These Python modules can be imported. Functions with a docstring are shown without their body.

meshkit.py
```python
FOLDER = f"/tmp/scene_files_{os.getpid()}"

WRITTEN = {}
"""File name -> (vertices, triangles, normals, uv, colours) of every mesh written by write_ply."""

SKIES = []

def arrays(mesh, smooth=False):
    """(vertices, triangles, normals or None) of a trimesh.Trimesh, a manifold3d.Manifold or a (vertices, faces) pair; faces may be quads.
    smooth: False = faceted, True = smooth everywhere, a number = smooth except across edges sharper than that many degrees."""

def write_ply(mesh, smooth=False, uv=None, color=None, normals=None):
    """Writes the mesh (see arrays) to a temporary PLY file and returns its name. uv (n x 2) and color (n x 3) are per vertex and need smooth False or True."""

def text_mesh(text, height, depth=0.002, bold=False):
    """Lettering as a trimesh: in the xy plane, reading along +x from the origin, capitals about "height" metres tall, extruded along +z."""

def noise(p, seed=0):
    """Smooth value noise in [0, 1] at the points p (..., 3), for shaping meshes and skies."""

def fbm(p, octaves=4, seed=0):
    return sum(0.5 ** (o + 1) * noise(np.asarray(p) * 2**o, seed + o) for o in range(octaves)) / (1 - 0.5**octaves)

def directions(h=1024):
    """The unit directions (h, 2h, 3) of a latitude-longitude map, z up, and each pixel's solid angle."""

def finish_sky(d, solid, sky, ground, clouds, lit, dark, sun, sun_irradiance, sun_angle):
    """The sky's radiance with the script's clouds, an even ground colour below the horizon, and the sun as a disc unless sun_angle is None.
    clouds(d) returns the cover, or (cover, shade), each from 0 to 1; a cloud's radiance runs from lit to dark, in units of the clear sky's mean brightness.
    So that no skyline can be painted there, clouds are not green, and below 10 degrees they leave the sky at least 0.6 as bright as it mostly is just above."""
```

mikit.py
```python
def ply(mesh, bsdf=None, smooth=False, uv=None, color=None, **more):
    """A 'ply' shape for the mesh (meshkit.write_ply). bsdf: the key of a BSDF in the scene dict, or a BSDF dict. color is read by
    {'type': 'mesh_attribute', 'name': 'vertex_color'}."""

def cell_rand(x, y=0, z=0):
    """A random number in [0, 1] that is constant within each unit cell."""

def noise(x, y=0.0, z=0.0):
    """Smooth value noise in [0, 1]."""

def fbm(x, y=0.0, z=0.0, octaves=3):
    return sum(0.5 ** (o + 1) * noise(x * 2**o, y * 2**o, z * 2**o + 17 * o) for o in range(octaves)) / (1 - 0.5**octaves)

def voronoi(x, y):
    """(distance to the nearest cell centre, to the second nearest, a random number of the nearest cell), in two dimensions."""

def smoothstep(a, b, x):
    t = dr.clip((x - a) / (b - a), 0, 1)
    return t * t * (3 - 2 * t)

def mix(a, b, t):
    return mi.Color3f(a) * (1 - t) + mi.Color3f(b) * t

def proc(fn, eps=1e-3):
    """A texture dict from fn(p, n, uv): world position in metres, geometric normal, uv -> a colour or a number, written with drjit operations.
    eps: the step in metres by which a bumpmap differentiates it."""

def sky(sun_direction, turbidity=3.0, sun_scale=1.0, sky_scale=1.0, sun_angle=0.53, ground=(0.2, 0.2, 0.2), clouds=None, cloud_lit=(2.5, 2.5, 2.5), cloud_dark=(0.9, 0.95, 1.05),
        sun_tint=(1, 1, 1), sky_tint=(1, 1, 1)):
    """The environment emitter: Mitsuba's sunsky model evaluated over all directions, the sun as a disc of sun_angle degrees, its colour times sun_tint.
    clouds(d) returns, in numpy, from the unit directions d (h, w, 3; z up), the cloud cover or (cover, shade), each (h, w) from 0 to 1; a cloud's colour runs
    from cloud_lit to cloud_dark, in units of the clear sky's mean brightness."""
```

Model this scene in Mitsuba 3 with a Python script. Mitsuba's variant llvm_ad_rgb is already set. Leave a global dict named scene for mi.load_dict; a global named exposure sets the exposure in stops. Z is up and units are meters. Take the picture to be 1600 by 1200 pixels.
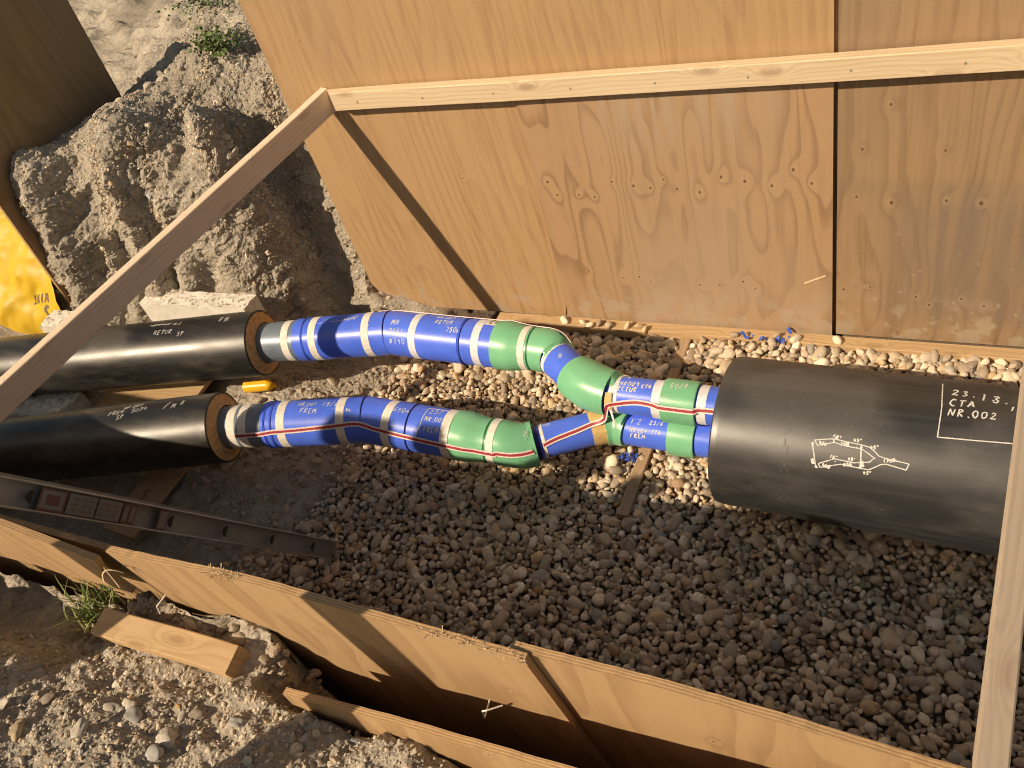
import math, random
import numpy as np, trimesh, drjit as dr, mitsuba as mi, mikit, meshkit
from scipy.interpolate import RBFInterpolator
from mikit import proc, noise, fbm, voronoi, cell_rand, smoothstep, mix
rng = np.random.default_rng(7); random.seed(7)
T = mi.ScalarTransform4f
scene, labels = {}, {}

# ------------------------------------------------------------------ camera, sun, exposure
R_ = np.array([[.8944, .1006, -.4358], [.3702, -.7141, .5941], [-.2515, -.6927, -.6759]])   # world axes in camera axes (right, down, forward)
eye = np.array([0, 0, 2.7]); right, down, fwd = R_[:, 0], R_[:, 1], R_[:, 2]
scene['camera'] = {'type': 'perspective', 'fov': 2 * math.degrees(math.atan(800 / 1327)), 'fov_axis': 'x', 'near_clip': .05, 'far_clip': 300.0,
                   'to_world': T().look_at(origin=eye.tolist(), target=(eye + fwd).tolist(), up=(-down).tolist())}
SUN = np.array([-.70, -1.0, .98])
scene['sky'] = mikit.sky(SUN.tolist(), turbidity=4, sun_tint=(1.0, .985, .97), sky_scale=.60, sky_tint=(1.28, 1.0, .72), ground=(.22, .19, .15))
exposure = 1.95

# ------------------------------------------------------------------ helpers
def key_of(name, parent=None):
    k = f'{parent}__{name}' if parent else name
    if k not in scene and k not in labels and not any(x.startswith(k + '__') for x in scene): return k
    n = 1
    while f'{k}_{n:03d}' in scene or f'{k}_{n:03d}' in labels or any(x.startswith(f'{k}_{n:03d}__') for x in scene): n += 1
    return f'{k}_{n:03d}'
def thing(name, label, cat, group=None):
    k = key_of(name); labels[k] = {'label': label, 'category': cat}
    if group: labels[k]['group'] = group
    return k
def obj(name, mesh, mat, parent=None, label=None, kind=None, **kw):
    if name in ('chalk_writing', 'chalk_sketch', 'label_print', 'lettering', 'writing', 'splinter', 'wood_shaving', 'leaves', 'stem', 'plastic_scrap', 'grass_tuft'): kind = 'stuff'
    k = key_of(name, parent); scene[k] = mikit.ply(mesh, mat, **kw)
    if label or kind: labels.setdefault(k, {}).update({a: b for a, b in (('label', label), ('kind', kind)) if b})
    return k
def solo(name, mesh, mat, label, cat, group=None, **kw):
    k = obj(name, mesh, mat, **kw); labels[k] = {**labels.get(k, {}), 'label': label, 'category': cat}
    if group: labels[k]['group'] = group
    return k
def cat(ms): return trimesh.util.concatenate(ms)
def unit(v): v = np.asarray(v, float); return v / np.linalg.norm(v)

def prism(sec, p0, d, up, L, wob=0.0, n=1, cut0=0.0, cut1=0.0, seed=0):
    """section points (side, up) swept along d from p0; uv = (length, perimeter)"""
    d = unit(d); up = unit(np.asarray(up, float) - d * np.dot(up, d)); side = np.cross(d, up); sec = np.asarray(sec, float)
    m = len(sec); per = np.concatenate([[0], np.cumsum(np.linalg.norm(np.roll(sec, -1, 0) - sec, axis=1))])
    idx = list(range(m)) + [0]; V, U = [], []
    for i in range(n + 1):
        t = i / n
        for j, a in enumerate(idx):
            s = sec[a]; l = L * t + (cut0 * s[0] if i == 0 else 0) + (cut1 * s[0] if i == n else 0)
            V.append(np.asarray(p0) + d * l + side * s[0] + up * s[1]); U.append((l, per[j]))
    V = np.array(V)
    if wob: V = V + (meshkit.noise(np.array(V) * 3.1 + seed)[:, None] - .5) * wob
    F = []
    for i in range(n):
        for j in range(m):
            a = i * (m + 1) + j; b = a + 1; c = b + m + 1; e = a + m + 1
            F += [(a, b, c), (a, c, e)]
    for ring, flip in ((0, True), (n, False)):
        o = len(V); base = ring * (m + 1); V = np.vstack([V, V[base:base + m]]); U += [(U[base + j][0] + sec[j][1] * .02, sec[j][0]) for j in range(m)]
        for j in range(1, m - 1): F.append((o, o + j + 1, o + j) if flip else (o, o + j, o + j + 1))
    F = np.array(F)
    mesh = trimesh.Trimesh(V, F[:, ::-1], process=False)
    return mesh, np.array(U)
def chamfer(w, h, c=.003):
    a, b = w / 2, h / 2
    return [(-a + c, -b), (a - c, -b), (a, -b + c), (a, b - c), (a - c, b), (-a + c, b), (-a, b - c), (-a, -b + c)]
def beam(p0, p1, w, h, up=(0, 0, 1), c=.003, **kw):
    d = np.subtract(p1, p0); return prism(chamfer(w, h, c), p0, d, up, np.linalg.norm(d), **kw)
def add_beam(name, p0, p1, w, h, mat, label=None, cat_=None, parent=None, up=(0, 0, 1), group=None, **kw):
    m, uv = beam(p0, p1, w, h, up, **kw)
    if parent: return obj(name, m, mat, parent, label, uv=uv)
    return solo(name, m, mat, label, cat_, group, uv=uv)

def tube(C, r, sides=40, close0=False, close1=False, along=None):
    """tube through centres C with radii r (mitred rings)"""
    C = np.asarray(C, float); r = np.broadcast_to(r, len(C)).astype(float)
    d = np.diff(C, axis=0) if along is None else np.tile(np.asarray(along, float), (len(C) - 1, 1)); ln = np.linalg.norm(d, axis=1); ok = ln > 1e-9
    dirs = [unit(x) if o else None for x, o in zip(d, ok)]
    for i in range(len(dirs)):
        if dirs[i] is None: dirs[i] = dirs[i - 1] if i and dirs[i - 1] is not None else next(x for x in dirs if x is not None)
    tan = [dirs[0]] + [unit(dirs[i - 1] + dirs[i]) for i in range(1, len(dirs))] + [dirs[-1]]
    ang = np.arange(sides) * 2 * np.pi / sides; V = []
    for i, t in enumerate(tan):
        dd = dirs[min(i, len(dirs) - 1)]; v = unit(np.array([0, 0, 1.]) - t * t[2]); w = np.cross(t, v)
        k = 1 / max(.6, np.dot(t, dd))
        V.append(C[i] + r[i] * (np.cos(ang)[:, None] * v + np.sin(ang)[:, None] * w * k))
    V = np.vstack(V); n = len(C); i, j = np.meshgrid(np.arange(n - 1), np.arange(sides), indexing='ij')
    a, b = i * sides + j, i * sides + (j + 1) % sides
    q = np.stack([a, a + sides, b + sides, b], -1).reshape(-1, 4); F = np.vstack([q[:, [0, 1, 2]], q[:, [0, 2, 3]]])
    for ring, flip in ((0, close0), (n - 1, close1)):
        if flip:
            o = len(V); V = np.vstack([V, C[ring][None]]); s = ring * sides + np.arange(sides); e = ring * sides + (np.arange(sides) + 1) % sides
            f = np.stack([np.full(sides, o), s, e], 1); F = np.vstack([F, f if ring == 0 else f[:, ::-1]])
    return trimesh.Trimesh(V, F[:, ::-1], process=False)
def frame(p0, p1):
    d = np.subtract(p1, p0); L = np.linalg.norm(d); d = d / L; v = unit(np.array([0, 0, 1.]) - d * d[2]); return d, v, np.cross(d, v), L
def sm(a, b, x): t = np.clip((x - a) / (b - a), 0, 1); return t * t * (3 - 2 * t)

def ribbon(P, N, width, lift=.0012):
    """flat strip along points P lying on a surface with normals N; width may vary"""
    P, N = np.asarray(P, float), np.asarray(N, float); Tn = np.gradient(P, axis=0); S = np.cross(N, Tn); S /= np.linalg.norm(S, axis=1, keepdims=True) + 1e-12
    w = np.broadcast_to(width, len(P))[:, None] / 2; A, B = P + N * lift + S * w, P + N * lift - S * w; n = len(P)
    A2, B2 = P + S * w, P - S * w; V = np.vstack([A, B, A2, B2]); F = []
    for i in range(n - 1):
        F += [(i, i + 1, n + i + 1), (i, n + i + 1, n + i), (2 * n + i, i + 1, i), (2 * n + i, 2 * n + i + 1, i + 1), (n + i, n + i + 1, 3 * n + i + 1), (n + i, 3 * n + i + 1, 3 * n + i)]
    F = np.array(F)
    m = trimesh.Trimesh(V, F, process=False)
    if np.dot(m.face_normals[0], N[0]) < 0: m = trimesh.Trimesh(V, F[:, ::-1], process=False)
    return m
# handwriting: strokes in a 4 x 6 box
G = {'0': [[(2, 6), (.6, 5), (.3, 3), (1, .6), (2.2, 0), (3.4, 1.4), (3.5, 4), (2.8, 5.6), (1.8, 6)]], '1': [[(1.6, 5.2), (2.3, 6), (1.9, 0)]], '2': [[(.5, 4.8), (1.6, 6), (3.2, 5.4), (3, 3.8), (.4, .2), (3.6, 0)]],
     '3': [[(.6, 5.6), (2.6, 6), (3.3, 5), (1.6, 3.3), (3.4, 2), (2.6, .2), (.4, .3)]], '4': [[(1.2, 6), (.4, 2.4), (3.6, 2.6)], [(2.8, 4.5), (2.4, 0)]], '5': [[(3.4, 6), (1, 5.8), (.7, 3.4), (2.6, 3.6), (3.4, 2), (2.2, .1), (.4, .4)]],
     '6': [[(3, 6), (1, 3.6), (.6, 1.4), (1.8, 0), (3.3, 1.2), (2.8, 2.9), (.8, 2.2)]], '7': [[(.4, 5.8), (3.5, 6), (1.5, 0)]], '8': [[(3.2, 5.4), (1.6, 6), (.7, 4.8), (3.2, 1.8), (2.2, 0), (.6, 1), (1.4, 2.8), (3.2, 5.2)]],
     '9': [[(3, 4.6), (1.6, 6), (.6, 4.6), (1.6, 3.2), (3.1, 4.4), (2.8, 0)]], 'N': [[(.3, 0), (.7, 6), (3, 0), (3.7, 6)]], 'R': [[(.5, 0), (.7, 6), (2.6, 5.9), (3.2, 4.6), (.8, 3.1), (3.6, 0)]], 'E': [[(3.4, 6), (.7, 5.9), (.5, 0), (3.5, .1)], [(.6, 3.1), (2.9, 3.2)]],
     'T': [[(.1, 5.8), (3.9, 6)], [(2, 5.9), (1.8, 0)]], 'U': [[(.5, 6), (.4, 1.6), (1.8, 0), (3.2, 1.4), (3.5, 6)]], 'C': [[(3.5, 5.4), (2.2, 6), (.6, 4), (.5, 1.6), (1.8, 0), (3.5, .5)]], 'A': [[(.1, 0), (2, 6), (3.8, 0)], [(.9, 2.2), (3.1, 2.3)]],
     'F': [[(3.5, 6), (.8, 5.8), (.5, 0)], [(.6, 3), (2.7, 3.2)]], 'M': [[(.1, 0), (.6, 6), (2, 2.4), (3.4, 6), (3.9, 0)]], 'P': [[(.6, 0), (.8, 6), (3, 5.6), (3.1, 4), (.8, 3)]], 'S': [[(3.4, 5.4), (1.8, 6), (.8, 4.6), (3.1, 1.8), (2, 0), (.4, .6)]],
     'K': [[(.5, 0), (.7, 6)], [(3.4, 6), (.8, 3), (3.6, 0)]], '.': [[(1.4, 0), (1.9, .5)]], '/': [[(.4, -.6), (3.4, 6.4)]], '#': [[(.8, .4), (1.4, 5.6)], [(2.4, .4), (3, 5.6)], [(.2, 2), (3.6, 2.3)], [(.3, 3.9), (3.7, 4.2)]],
     'm': [[(.2, 0), (.5, 3), (1.4, 3.1), (1.6, 0), (1.7, 2.9), (2.8, 3), (3, .3), (5, -.4)]], '-': [[(.4, 3), (3.4, 3.2)]], 'o': [[(1.2, 6), (.7, 5.2), (1.4, 4.6), (2, 5.4), (1.2, 6)]], 'W': [[(0, 6), (1, 0), (2, 4.4), (3, 0), (4, 6)]], 'I': [[(2.2, 6), (1.8, 0)]], '|': [[(2.2, 6.4), (1.6, 0)]]}
def strokes(text, h, jit=.25, gap=1.3):
    """polylines in metres, baseline at y = 0"""
    out, x, s = [], 0, h / 6
    for ch in text:
        if ch == ' ': x += 3; continue
        w = 2 if ch in '.o|' else 5.2 if ch == 'm' else 4; k = rng.uniform(.9, 1.12); dy = rng.uniform(-.4, .4)
        for st in G[ch]: out.append(np.array([((x + a + .12 * b + rng.uniform(-jit, jit)) * s, (b * k + dy + rng.uniform(-jit, jit)) * s) for a, b in st]))
        x += w + gap
    return out
def chalk_on(pipe, lines, width=.0032, dense=.012):
    """lines: list of polylines of (s, t) in metres on the pipe (t = arc length from the top towards the viewer), as one mesh"""
    p0, p1, r = pipe; d, v, w, L = frame(p0, p1); ms = []
    for ln in lines:
        ln = np.asarray(ln, float); seg = np.linalg.norm(np.diff(ln, axis=0), axis=1); u = np.concatenate([[0], np.cumsum(seg)])
        k = max(len(ln), int(u[-1] / dense) + 2); uu = np.unique(np.concatenate([u, np.linspace(0, u[-1], k)])); q = np.stack([np.interp(uu, u, ln[:, 0]), np.interp(uu, u, ln[:, 1])], 1)
        th = q[:, 1] / r; N = np.cos(th)[:, None] * v + np.sin(th)[:, None] * w; P = np.asarray(p0) + d * q[:, :1] + N * r
        ms.append(ribbon(P, N, width * np.clip(rng.uniform(.8, 1.35) * (.7 + .6 * meshkit.noise(P * 90)), .5, 1.6), .0008))
    return cat(ms)
def text_lines(text, s, deg, h, r, tilt=0.0, **kw):
    c, q = math.cos(tilt), math.sin(tilt)
    return [np.stack([s + l[:, 0] * c - l[:, 1] * q, math.radians(deg) * r - l[:, 1] * c - l[:, 0] * q], 1) for l in strokes(text, h, **kw)]
def band(pipe, s0, s1, lift=.0015, sides=40):
    p0, p1, r = pipe; d, v, w, L = frame(p0, p1); p0 = np.asarray(p0)
    return tube([p0 + d * s0, p0 + d * s0, p0 + d * s1, p0 + d * s1], [r - .001, r + lift, r + lift, r - .001], sides)

# ------------------------------------------------------------------ materials
def tw(b): return {'type': 'twosided', 'bsdf': b}
def princ(col, rough=.5, **kw):
    c = {'type': 'rgb', 'value': list(col)} if isinstance(col, (tuple, list)) else col
    return tw({'type': 'principled', 'base_color': c, 'roughness': rough, **kw})
def rgbmix(*cw):
    out = mi.Color3f(0)
    for c, w in cw: out = out + mi.Color3f(*c) * w
    return out

def ply_tex(light, dark, grey, seed, freq=6.0, contrast=.5, stain=.0, knots=(), fine=.4, axis='xz', stain_fn=None, lw=.25, rings=7.5):
    def fn(p, n, uv):
        a = p.y if axis == 'yz' else p.x
        z = p.z; e = dr.abs(n.x if axis == 'yz' else n.y)
        x = a + .012 * fbm(a * 9 + seed, z * 2.5)
        h = fbm(x * 4.2 + seed, z * .85 + seed * .37, 3.3, 3) * rings + x * freq
        km = mi.Float(0); kc = mi.Float(0); kr = mi.Float(0)
        for (kx, kz, r) in knots:
            q = dr.square(a - kx) + dr.square((z - kz) * .75)
            h = h + .75 * dr.exp(-q / (7 * r * r))
            dd = dr.sqrt(q) / r
            kc = dr.maximum(kc, 1 - smoothstep(.28, .5, dd)); kr = dr.maximum(kr, smoothstep(.35, .6, dd) * (1 - smoothstep(.9, 1.5, dd)))
        t = h - dr.floor(h)
        line = smoothstep(lw, .93, t) * (1 - smoothstep(.93, 1.0, t))
        st = fbm(a * 110 + seed, z * 5, seed, 2)
        st2 = fbm(a * 35 + seed, z * 1.7, seed + 3, 2)
        bl = fbm(a * 2.1 + seed * 1.3, z * 1.3 + seed, 1.7, 3)
        m = dr.clip(contrast * line + fine * (st - .5) + .5 * (st2 - .5) + .25 * (bl - .4), 0, 1)
        c = mix(light, dark, m) * .74
        g = dr.clip(smoothstep(.45, .75, bl) * stain, 0, 1)
        if stain_fn is not None: g = dr.clip(g + stain_fn(a, z, st2, bl), 0, 1)
        c = mix(c, grey, g)
        c = mix(c, (.46, .32, .18), kr * .22); c = mix(c, (.10, .055, .03), kc * .85)
        b = p.y if axis == 'xz' else p.x
        lam = dr.sin(b * 2 * math.pi / .0062) * .5 + .5
        ec = mix((.50, .33, .17), (.25, .15, .075), lam * .75 + .3 * (noise(a * 160, z * 160, b * 300) - .5))
        mud = smoothstep(.32, .0, z) * smoothstep(.50, .66, fbm(a * 16, z * 16, 7.7, 3)) + .5 * smoothstep(.80, .86, noise(a * 46, z * 46, 3.3)) * smoothstep(.9, .1, z)
        c = mix(c, (.40, .33, .25), dr.clip(mud, 0, .6))
        return dr.select(e > .6, c, ec)
    return fn
def pw(x, z, r=.017): return (x, z, r * .8)
KB = [pw(-1.53, .81), pw(-1.50, .745, .014), pw(-1.40, .745, .013), pw(-1.33, .735, .014), pw(-1.24, .81, .013), pw(-1.15, .79), pw(-1.08, .78, .014), pw(-1.02, .82, .012), pw(-.97, .775, .014), pw(-.88, .76, .016), pw(-.79, .83), pw(-.70, .81, .018), pw(-.60, .79), pw(-.52, .86), pw(-.455, .80, .015),
      pw(-1.44, .33, .011), pw(-1.28, .30, .011), pw(-1.20, .31, .013), pw(-1.15, .285, .011), pw(-.93, .28, .013), pw(-.84, .285, .011), pw(-.74, .31, .014), pw(-.69, .275, .012)]
KD = [pw(-.20, 1.10, .013), pw(-.285, .93, .014), pw(-.02, .92, .012), pw(-.30, .73, .013), pw(-.18, .705, .018), pw(.0, .715, .014), pw(.11, .705, .019), pw(.27, .72, .015), pw(-.34, .28, .014), pw(-.24, .30, .011), pw(-.07, .26, .013), pw(.09, .26, .013), pw(.17, .23, .014), pw(-.02, .22, .014)]
KC = [pw(-1.42, 2.0), pw(-1.12, 1.63), pw(-1.06, 1.61), pw(-1.0, 1.64), pw(-.62, 1.9), pw(-.8, 1.52, .012)]
KA = [pw(-2.52, 1.5, .01), pw(-2.3, .62, .009), pw(-1.95, .82, .009), pw(-2.05, 1.1, .008), pw(-1.8, .35, .008), pw(-2.45, .4, .008), pw(-2.2, 1.7, .009)]
def stainD(a, z, st, bl):
    s = smoothstep(.12, .5, 1 - dr.abs(z - .42) * 2.2) * smoothstep(-.33, .0, a) * .75 + (smoothstep(.70, .78, z) * (1 - smoothstep(.78, .83, z))) * smoothstep(.36, .2, a) * .25
    return s * (.35 + .9 * st)
def stainB(a, z, st, bl):
    return smoothstep(.85, 1.2, z) * smoothstep(-1.45, -1.2, a) * (1 - smoothstep(-.65, -.5, a)) * smoothstep(.4, .65, st) * .8 + smoothstep(-1.5, -1.1, a) * (1 - smoothstep(-.6, -.45, a)) * .25
OR, ORD, GR = (.56, .335, .15), (.33, .165, .06), (.30, .215, .14)
scene['m_ply_a'] = princ(proc(ply_tex((.58, .38, .20), (.38, .215, .10), GR, 3.1, 15.0, .27, .25, KA + KC, .62)), .55, specular=.35)
scene['m_ply_b'] = princ(proc(ply_tex((.54, .35, .195), (.28, .165, .085), (.40, .29, .20), 8.7, 4.0, .56, .5, KB, .42, stain_fn=stainB, lw=.5, rings=10.5)), .55, specular=.35)
scene['m_ply_c'] = princ(proc(ply_tex((.53, .355, .205), (.33, .195, .10), GR, 5.3, 8.0, .38, .25, KC, .45)), .55, specular=.35)
scene['m_ply_d'] = princ(proc(ply_tex((.46, .305, .175), (.26, .155, .08), (.21, .16, .12), 12.9, 15.0, .42, .4, KD, .5, stain_fn=stainD, lw=.4, rings=9.0)), .6, specular=.3)
KN = [pw(-1.22, 1.06, .008), pw(-1.02, 1.12, .007), pw(-.72, 1.02, .009), pw(-.3, 1.0, .01), pw(-.12, .9, .012)]
scene['m_ply_near'] = princ(proc(ply_tex((.55, .37, .20), (.34, .20, .095), GR, 21.4, 5.0, .42, .25, KN, .35)), .6, specular=.3)
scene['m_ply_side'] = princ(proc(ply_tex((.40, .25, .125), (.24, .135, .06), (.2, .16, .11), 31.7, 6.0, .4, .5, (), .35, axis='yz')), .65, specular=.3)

def wood_tex(light, dark, seed, knot=1.0, freq=26):
    def fn(p, n, uv):
        u, v = uv.x, uv.y
        k, k2, kk = voronoi(u * 3.1 + seed, v * 9.0 + seed * 2)
        near = dr.exp(-dr.square(k * 5.0)) * knot * dr.select(kk > .45, 1.0, 0.0)
        h = v * freq * 2.2 + fbm(u * 1.6 + seed, v * 8, seed, 3) * 4 + near * 3.0
        t = h - dr.floor(h); ln = smoothstep(.3, .9, t) * (1 - smoothstep(.9, 1, t))
        st = fbm(u * 9 + seed, v * 240, 2.2, 2); bl = fbm(u * 2.3, v * 6 + seed, 5.5, 2)
        c = mix(light, dark, dr.clip(.38 * ln + .5 * (st - .45) + .4 * (bl - .4), 0, 1))
        return mix(c, (.17, .085, .035), dr.clip(near * .8 - .36, 0, .45))
    return fn
scene['m_wood_pale'] = princ(proc(wood_tex((.66, .53, .36), (.48, .345, .20), 1.7)), .6, specular=.3)
scene['m_wood_brace'] = princ(proc(wood_tex((.74, .59, .45), (.57, .44, .32), 6.2, .8)), .65, specular=.3)
scene['m_wood_grey'] = princ(proc(wood_tex((.40, .325, .25), (.29, .23, .17), 9.4, .8)), .7, specular=.3)
scene['m_wood_old'] = princ(proc(wood_tex((.42, .30, .19), (.26, .17, .10), 11.3, .5)), .75, specular=.25)
scene['m_wood_plank'] = princ(proc(wood_tex((.52, .365, .20), (.35, .22, .11), 15.9, .9, 18)), .65, specular=.3)

def dirt_tex(p, n, uv):
    a = fbm(p.x * 1.7, p.y * 1.7, p.z * 1.7, 4); b = fbm(p.x * 13, p.y * 13, p.z * 13 + 4, 3); c = noise(p.x * 95, p.y * 95, p.z * 95)
    m = dr.clip(.5 * a + .45 * b + .3 * (c - .5), 0, 1)
    col = mix((.30, .265, .215), (.50, .45, .375), smoothstep(.25, .75, m))
    g = noise(p.x * 160 + 5, p.y * 160, p.z * 160)
    col = mix(col, (.66, .61, .52), smoothstep(.80, .9, g) * .7)
    col = mix(col, (.10, .07, .045), smoothstep(.78, .9, noise(p.x * 120, p.y * 120 + 9, p.z * 120)) * .5)
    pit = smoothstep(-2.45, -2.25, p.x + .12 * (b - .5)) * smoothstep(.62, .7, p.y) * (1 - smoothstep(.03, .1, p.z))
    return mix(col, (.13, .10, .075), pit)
def dirt_bump(p, n, uv): return fbm(p.x * 85, p.y * 85, p.z * 85, 3)
scene['m_dirt'] = tw({'type': 'bumpmap', 'arbitrary': {'type': 'proc', **{k: v for k, v in proc(dirt_bump, 2e-3).items() if k != 'type'}}, 'scale': .013,
                      'bsdf': {'type': 'diffuse', 'reflectance': proc(dirt_tex)}})
def stone_tex(p, n, uv):
    s = fbm(p.x * 120, p.y * 120, p.z * 120, 3); q = noise(p.x * 420, p.y * 420, p.z * 420)
    return mi.Color3f(.72 + .5 * s + .22 * (q - .5))
scene['m_pebble'] = tw({'type': 'principled', 'base_color': {'type': 'mesh_attribute', 'name': 'vertex_color'}, 'roughness': .62, 'specular': .35})
def stone_col(base):
    def fn(p, n, uv):
        return mi.Color3f(*base) * (.65 + .7 * fbm(p.x * 60, p.y * 60, p.z * 60, 3))
    return fn
STONES = [(.40, .36, .30), (.50, .45, .38), (.30, .25, .20), (.34, .33, .31), (.42, .33, .22)]
for i, c in enumerate(STONES): scene[f'm_stone_{i}'] = princ(proc(stone_col(c)), .75, specular=.25)

def pe_tex(p, n, uv):
    d = fbm(p.x * 5, p.y * 5, p.z * 9, 4); s = fbm(p.x * 2.0, p.y * 40, p.z * 40, 2); up = smoothstep(.35, 1, n.z)
    dust = dr.clip(smoothstep(.42, .72, d) * .55 + .5 * up * smoothstep(.3, .6, d), 0, 1) * .55 + .12 * smoothstep(.5, .7, s)
    spk = smoothstep(.80, .88, noise(p.x * 140, p.y * 140, p.z * 140)) * smoothstep(.45, .6, d)
    return mix(mix((.014, .014, .015), (.115, .10, .085), dust), (.30, .27, .22), spk * .12)
def pe_rough(p, n, uv): return .28 + .2 * fbm(p.x * 6, p.y * 6, p.z * 10, 3)
scene['m_pe_black'] = princ(proc(pe_tex), proc(pe_rough), specular=.6)
def plastic(col, amp=.14, dust=(.35, .32, .28)):
    def fn(p, n, uv):
        a = fbm(p.x * 7, p.y * 7, p.z * 7, 3); sp = smoothstep(.84, .92, noise(p.x * 130, p.y * 130, p.z * 130))
        sc = smoothstep(.72, .8, fbm(p.x * 14, p.y * 70, p.z * 70, 2))
        c = mi.Color3f(*col) * (1 - amp + 2 * amp * a)
        return mix(c, dust, dr.clip(.10 * a + .20 * sp + .18 * sc, 0, 1))
    return fn
def pe_big(p, n, uv): return pe_tex(p, n, uv) * mi.Color3f(.80, .88, .98) + mi.Color3f(.010)
scene['m_pe_big'] = princ(proc(pe_big), .40, specular=.85)
scene['m_blue'] = princ(proc(plastic((.07, .165, .86), .22)), .35, specular=.45)
scene['m_green'] = princ(proc(plastic((.18, .50, .28), .18)), .34, specular=.5)
scene['m_steel'] = princ(proc(plastic((.17, .22, .28), .3)), .38, specular=.5, metallic=.15)
scene['m_seam'] = princ((.012, .02, .16), .4)
scene['m_seam_green'] = princ((.012, .10, .04), .45)
def foam_tex(p, n, uv):
    a = fbm(p.x * 60, p.y * 60, p.z * 60, 3); b = noise(p.x * 300, p.y * 300, p.z * 300)
    return mix((.36, .21, .09), (.70, .45, .22), dr.clip(a * 1.1 + .3 * (b - .5), 0, 1))
scene['m_foam'] = princ(proc(foam_tex), .9, specular=.1)
def tape_tex(base, amp):
    def fn(p, n, uv): return mi.Color3f(*base) * (1 - amp + 2 * amp * fbm(p.x * 40, p.y * 40, p.z * 90, 3))
    return fn
scene['m_tape_cream'] = princ(proc(tape_tex((.76, .73, .65), .2)), .6, specular=.3)
scene['m_tape_lilac'] = princ(proc(tape_tex((.70, .70, .74), .2)), .5, specular=.4)
scene['m_tape_tan'] = princ(proc(tape_tex((.66, .46, .20), .25)), .6, specular=.3)
scene['m_strip_red'] = princ(proc(tape_tex((.36, .045, .06), .15)), .45)
scene['m_strip_white'] = princ((.72, .66, .62), .5)
scene['m_chalk'] = princ((.62, .61, .58), .9, specular=.1)
scene['m_chalk_dim'] = princ((.13, .125, .12), .9, specular=.1)
scene['m_chalk_faint'] = princ((.40, .39, .37), .9, specular=.1)
scene['m_black_print'] = princ((.05, .04, .025), .7)
scene['m_grey_print'] = princ((.16, .12, .08), .7)
def alu_tex(p, n, uv): return mi.Color3f(.36, .35, .34) * (.75 + .5 * fbm(p.x * 30, p.y * 6, p.z * 6, 3))
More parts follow.
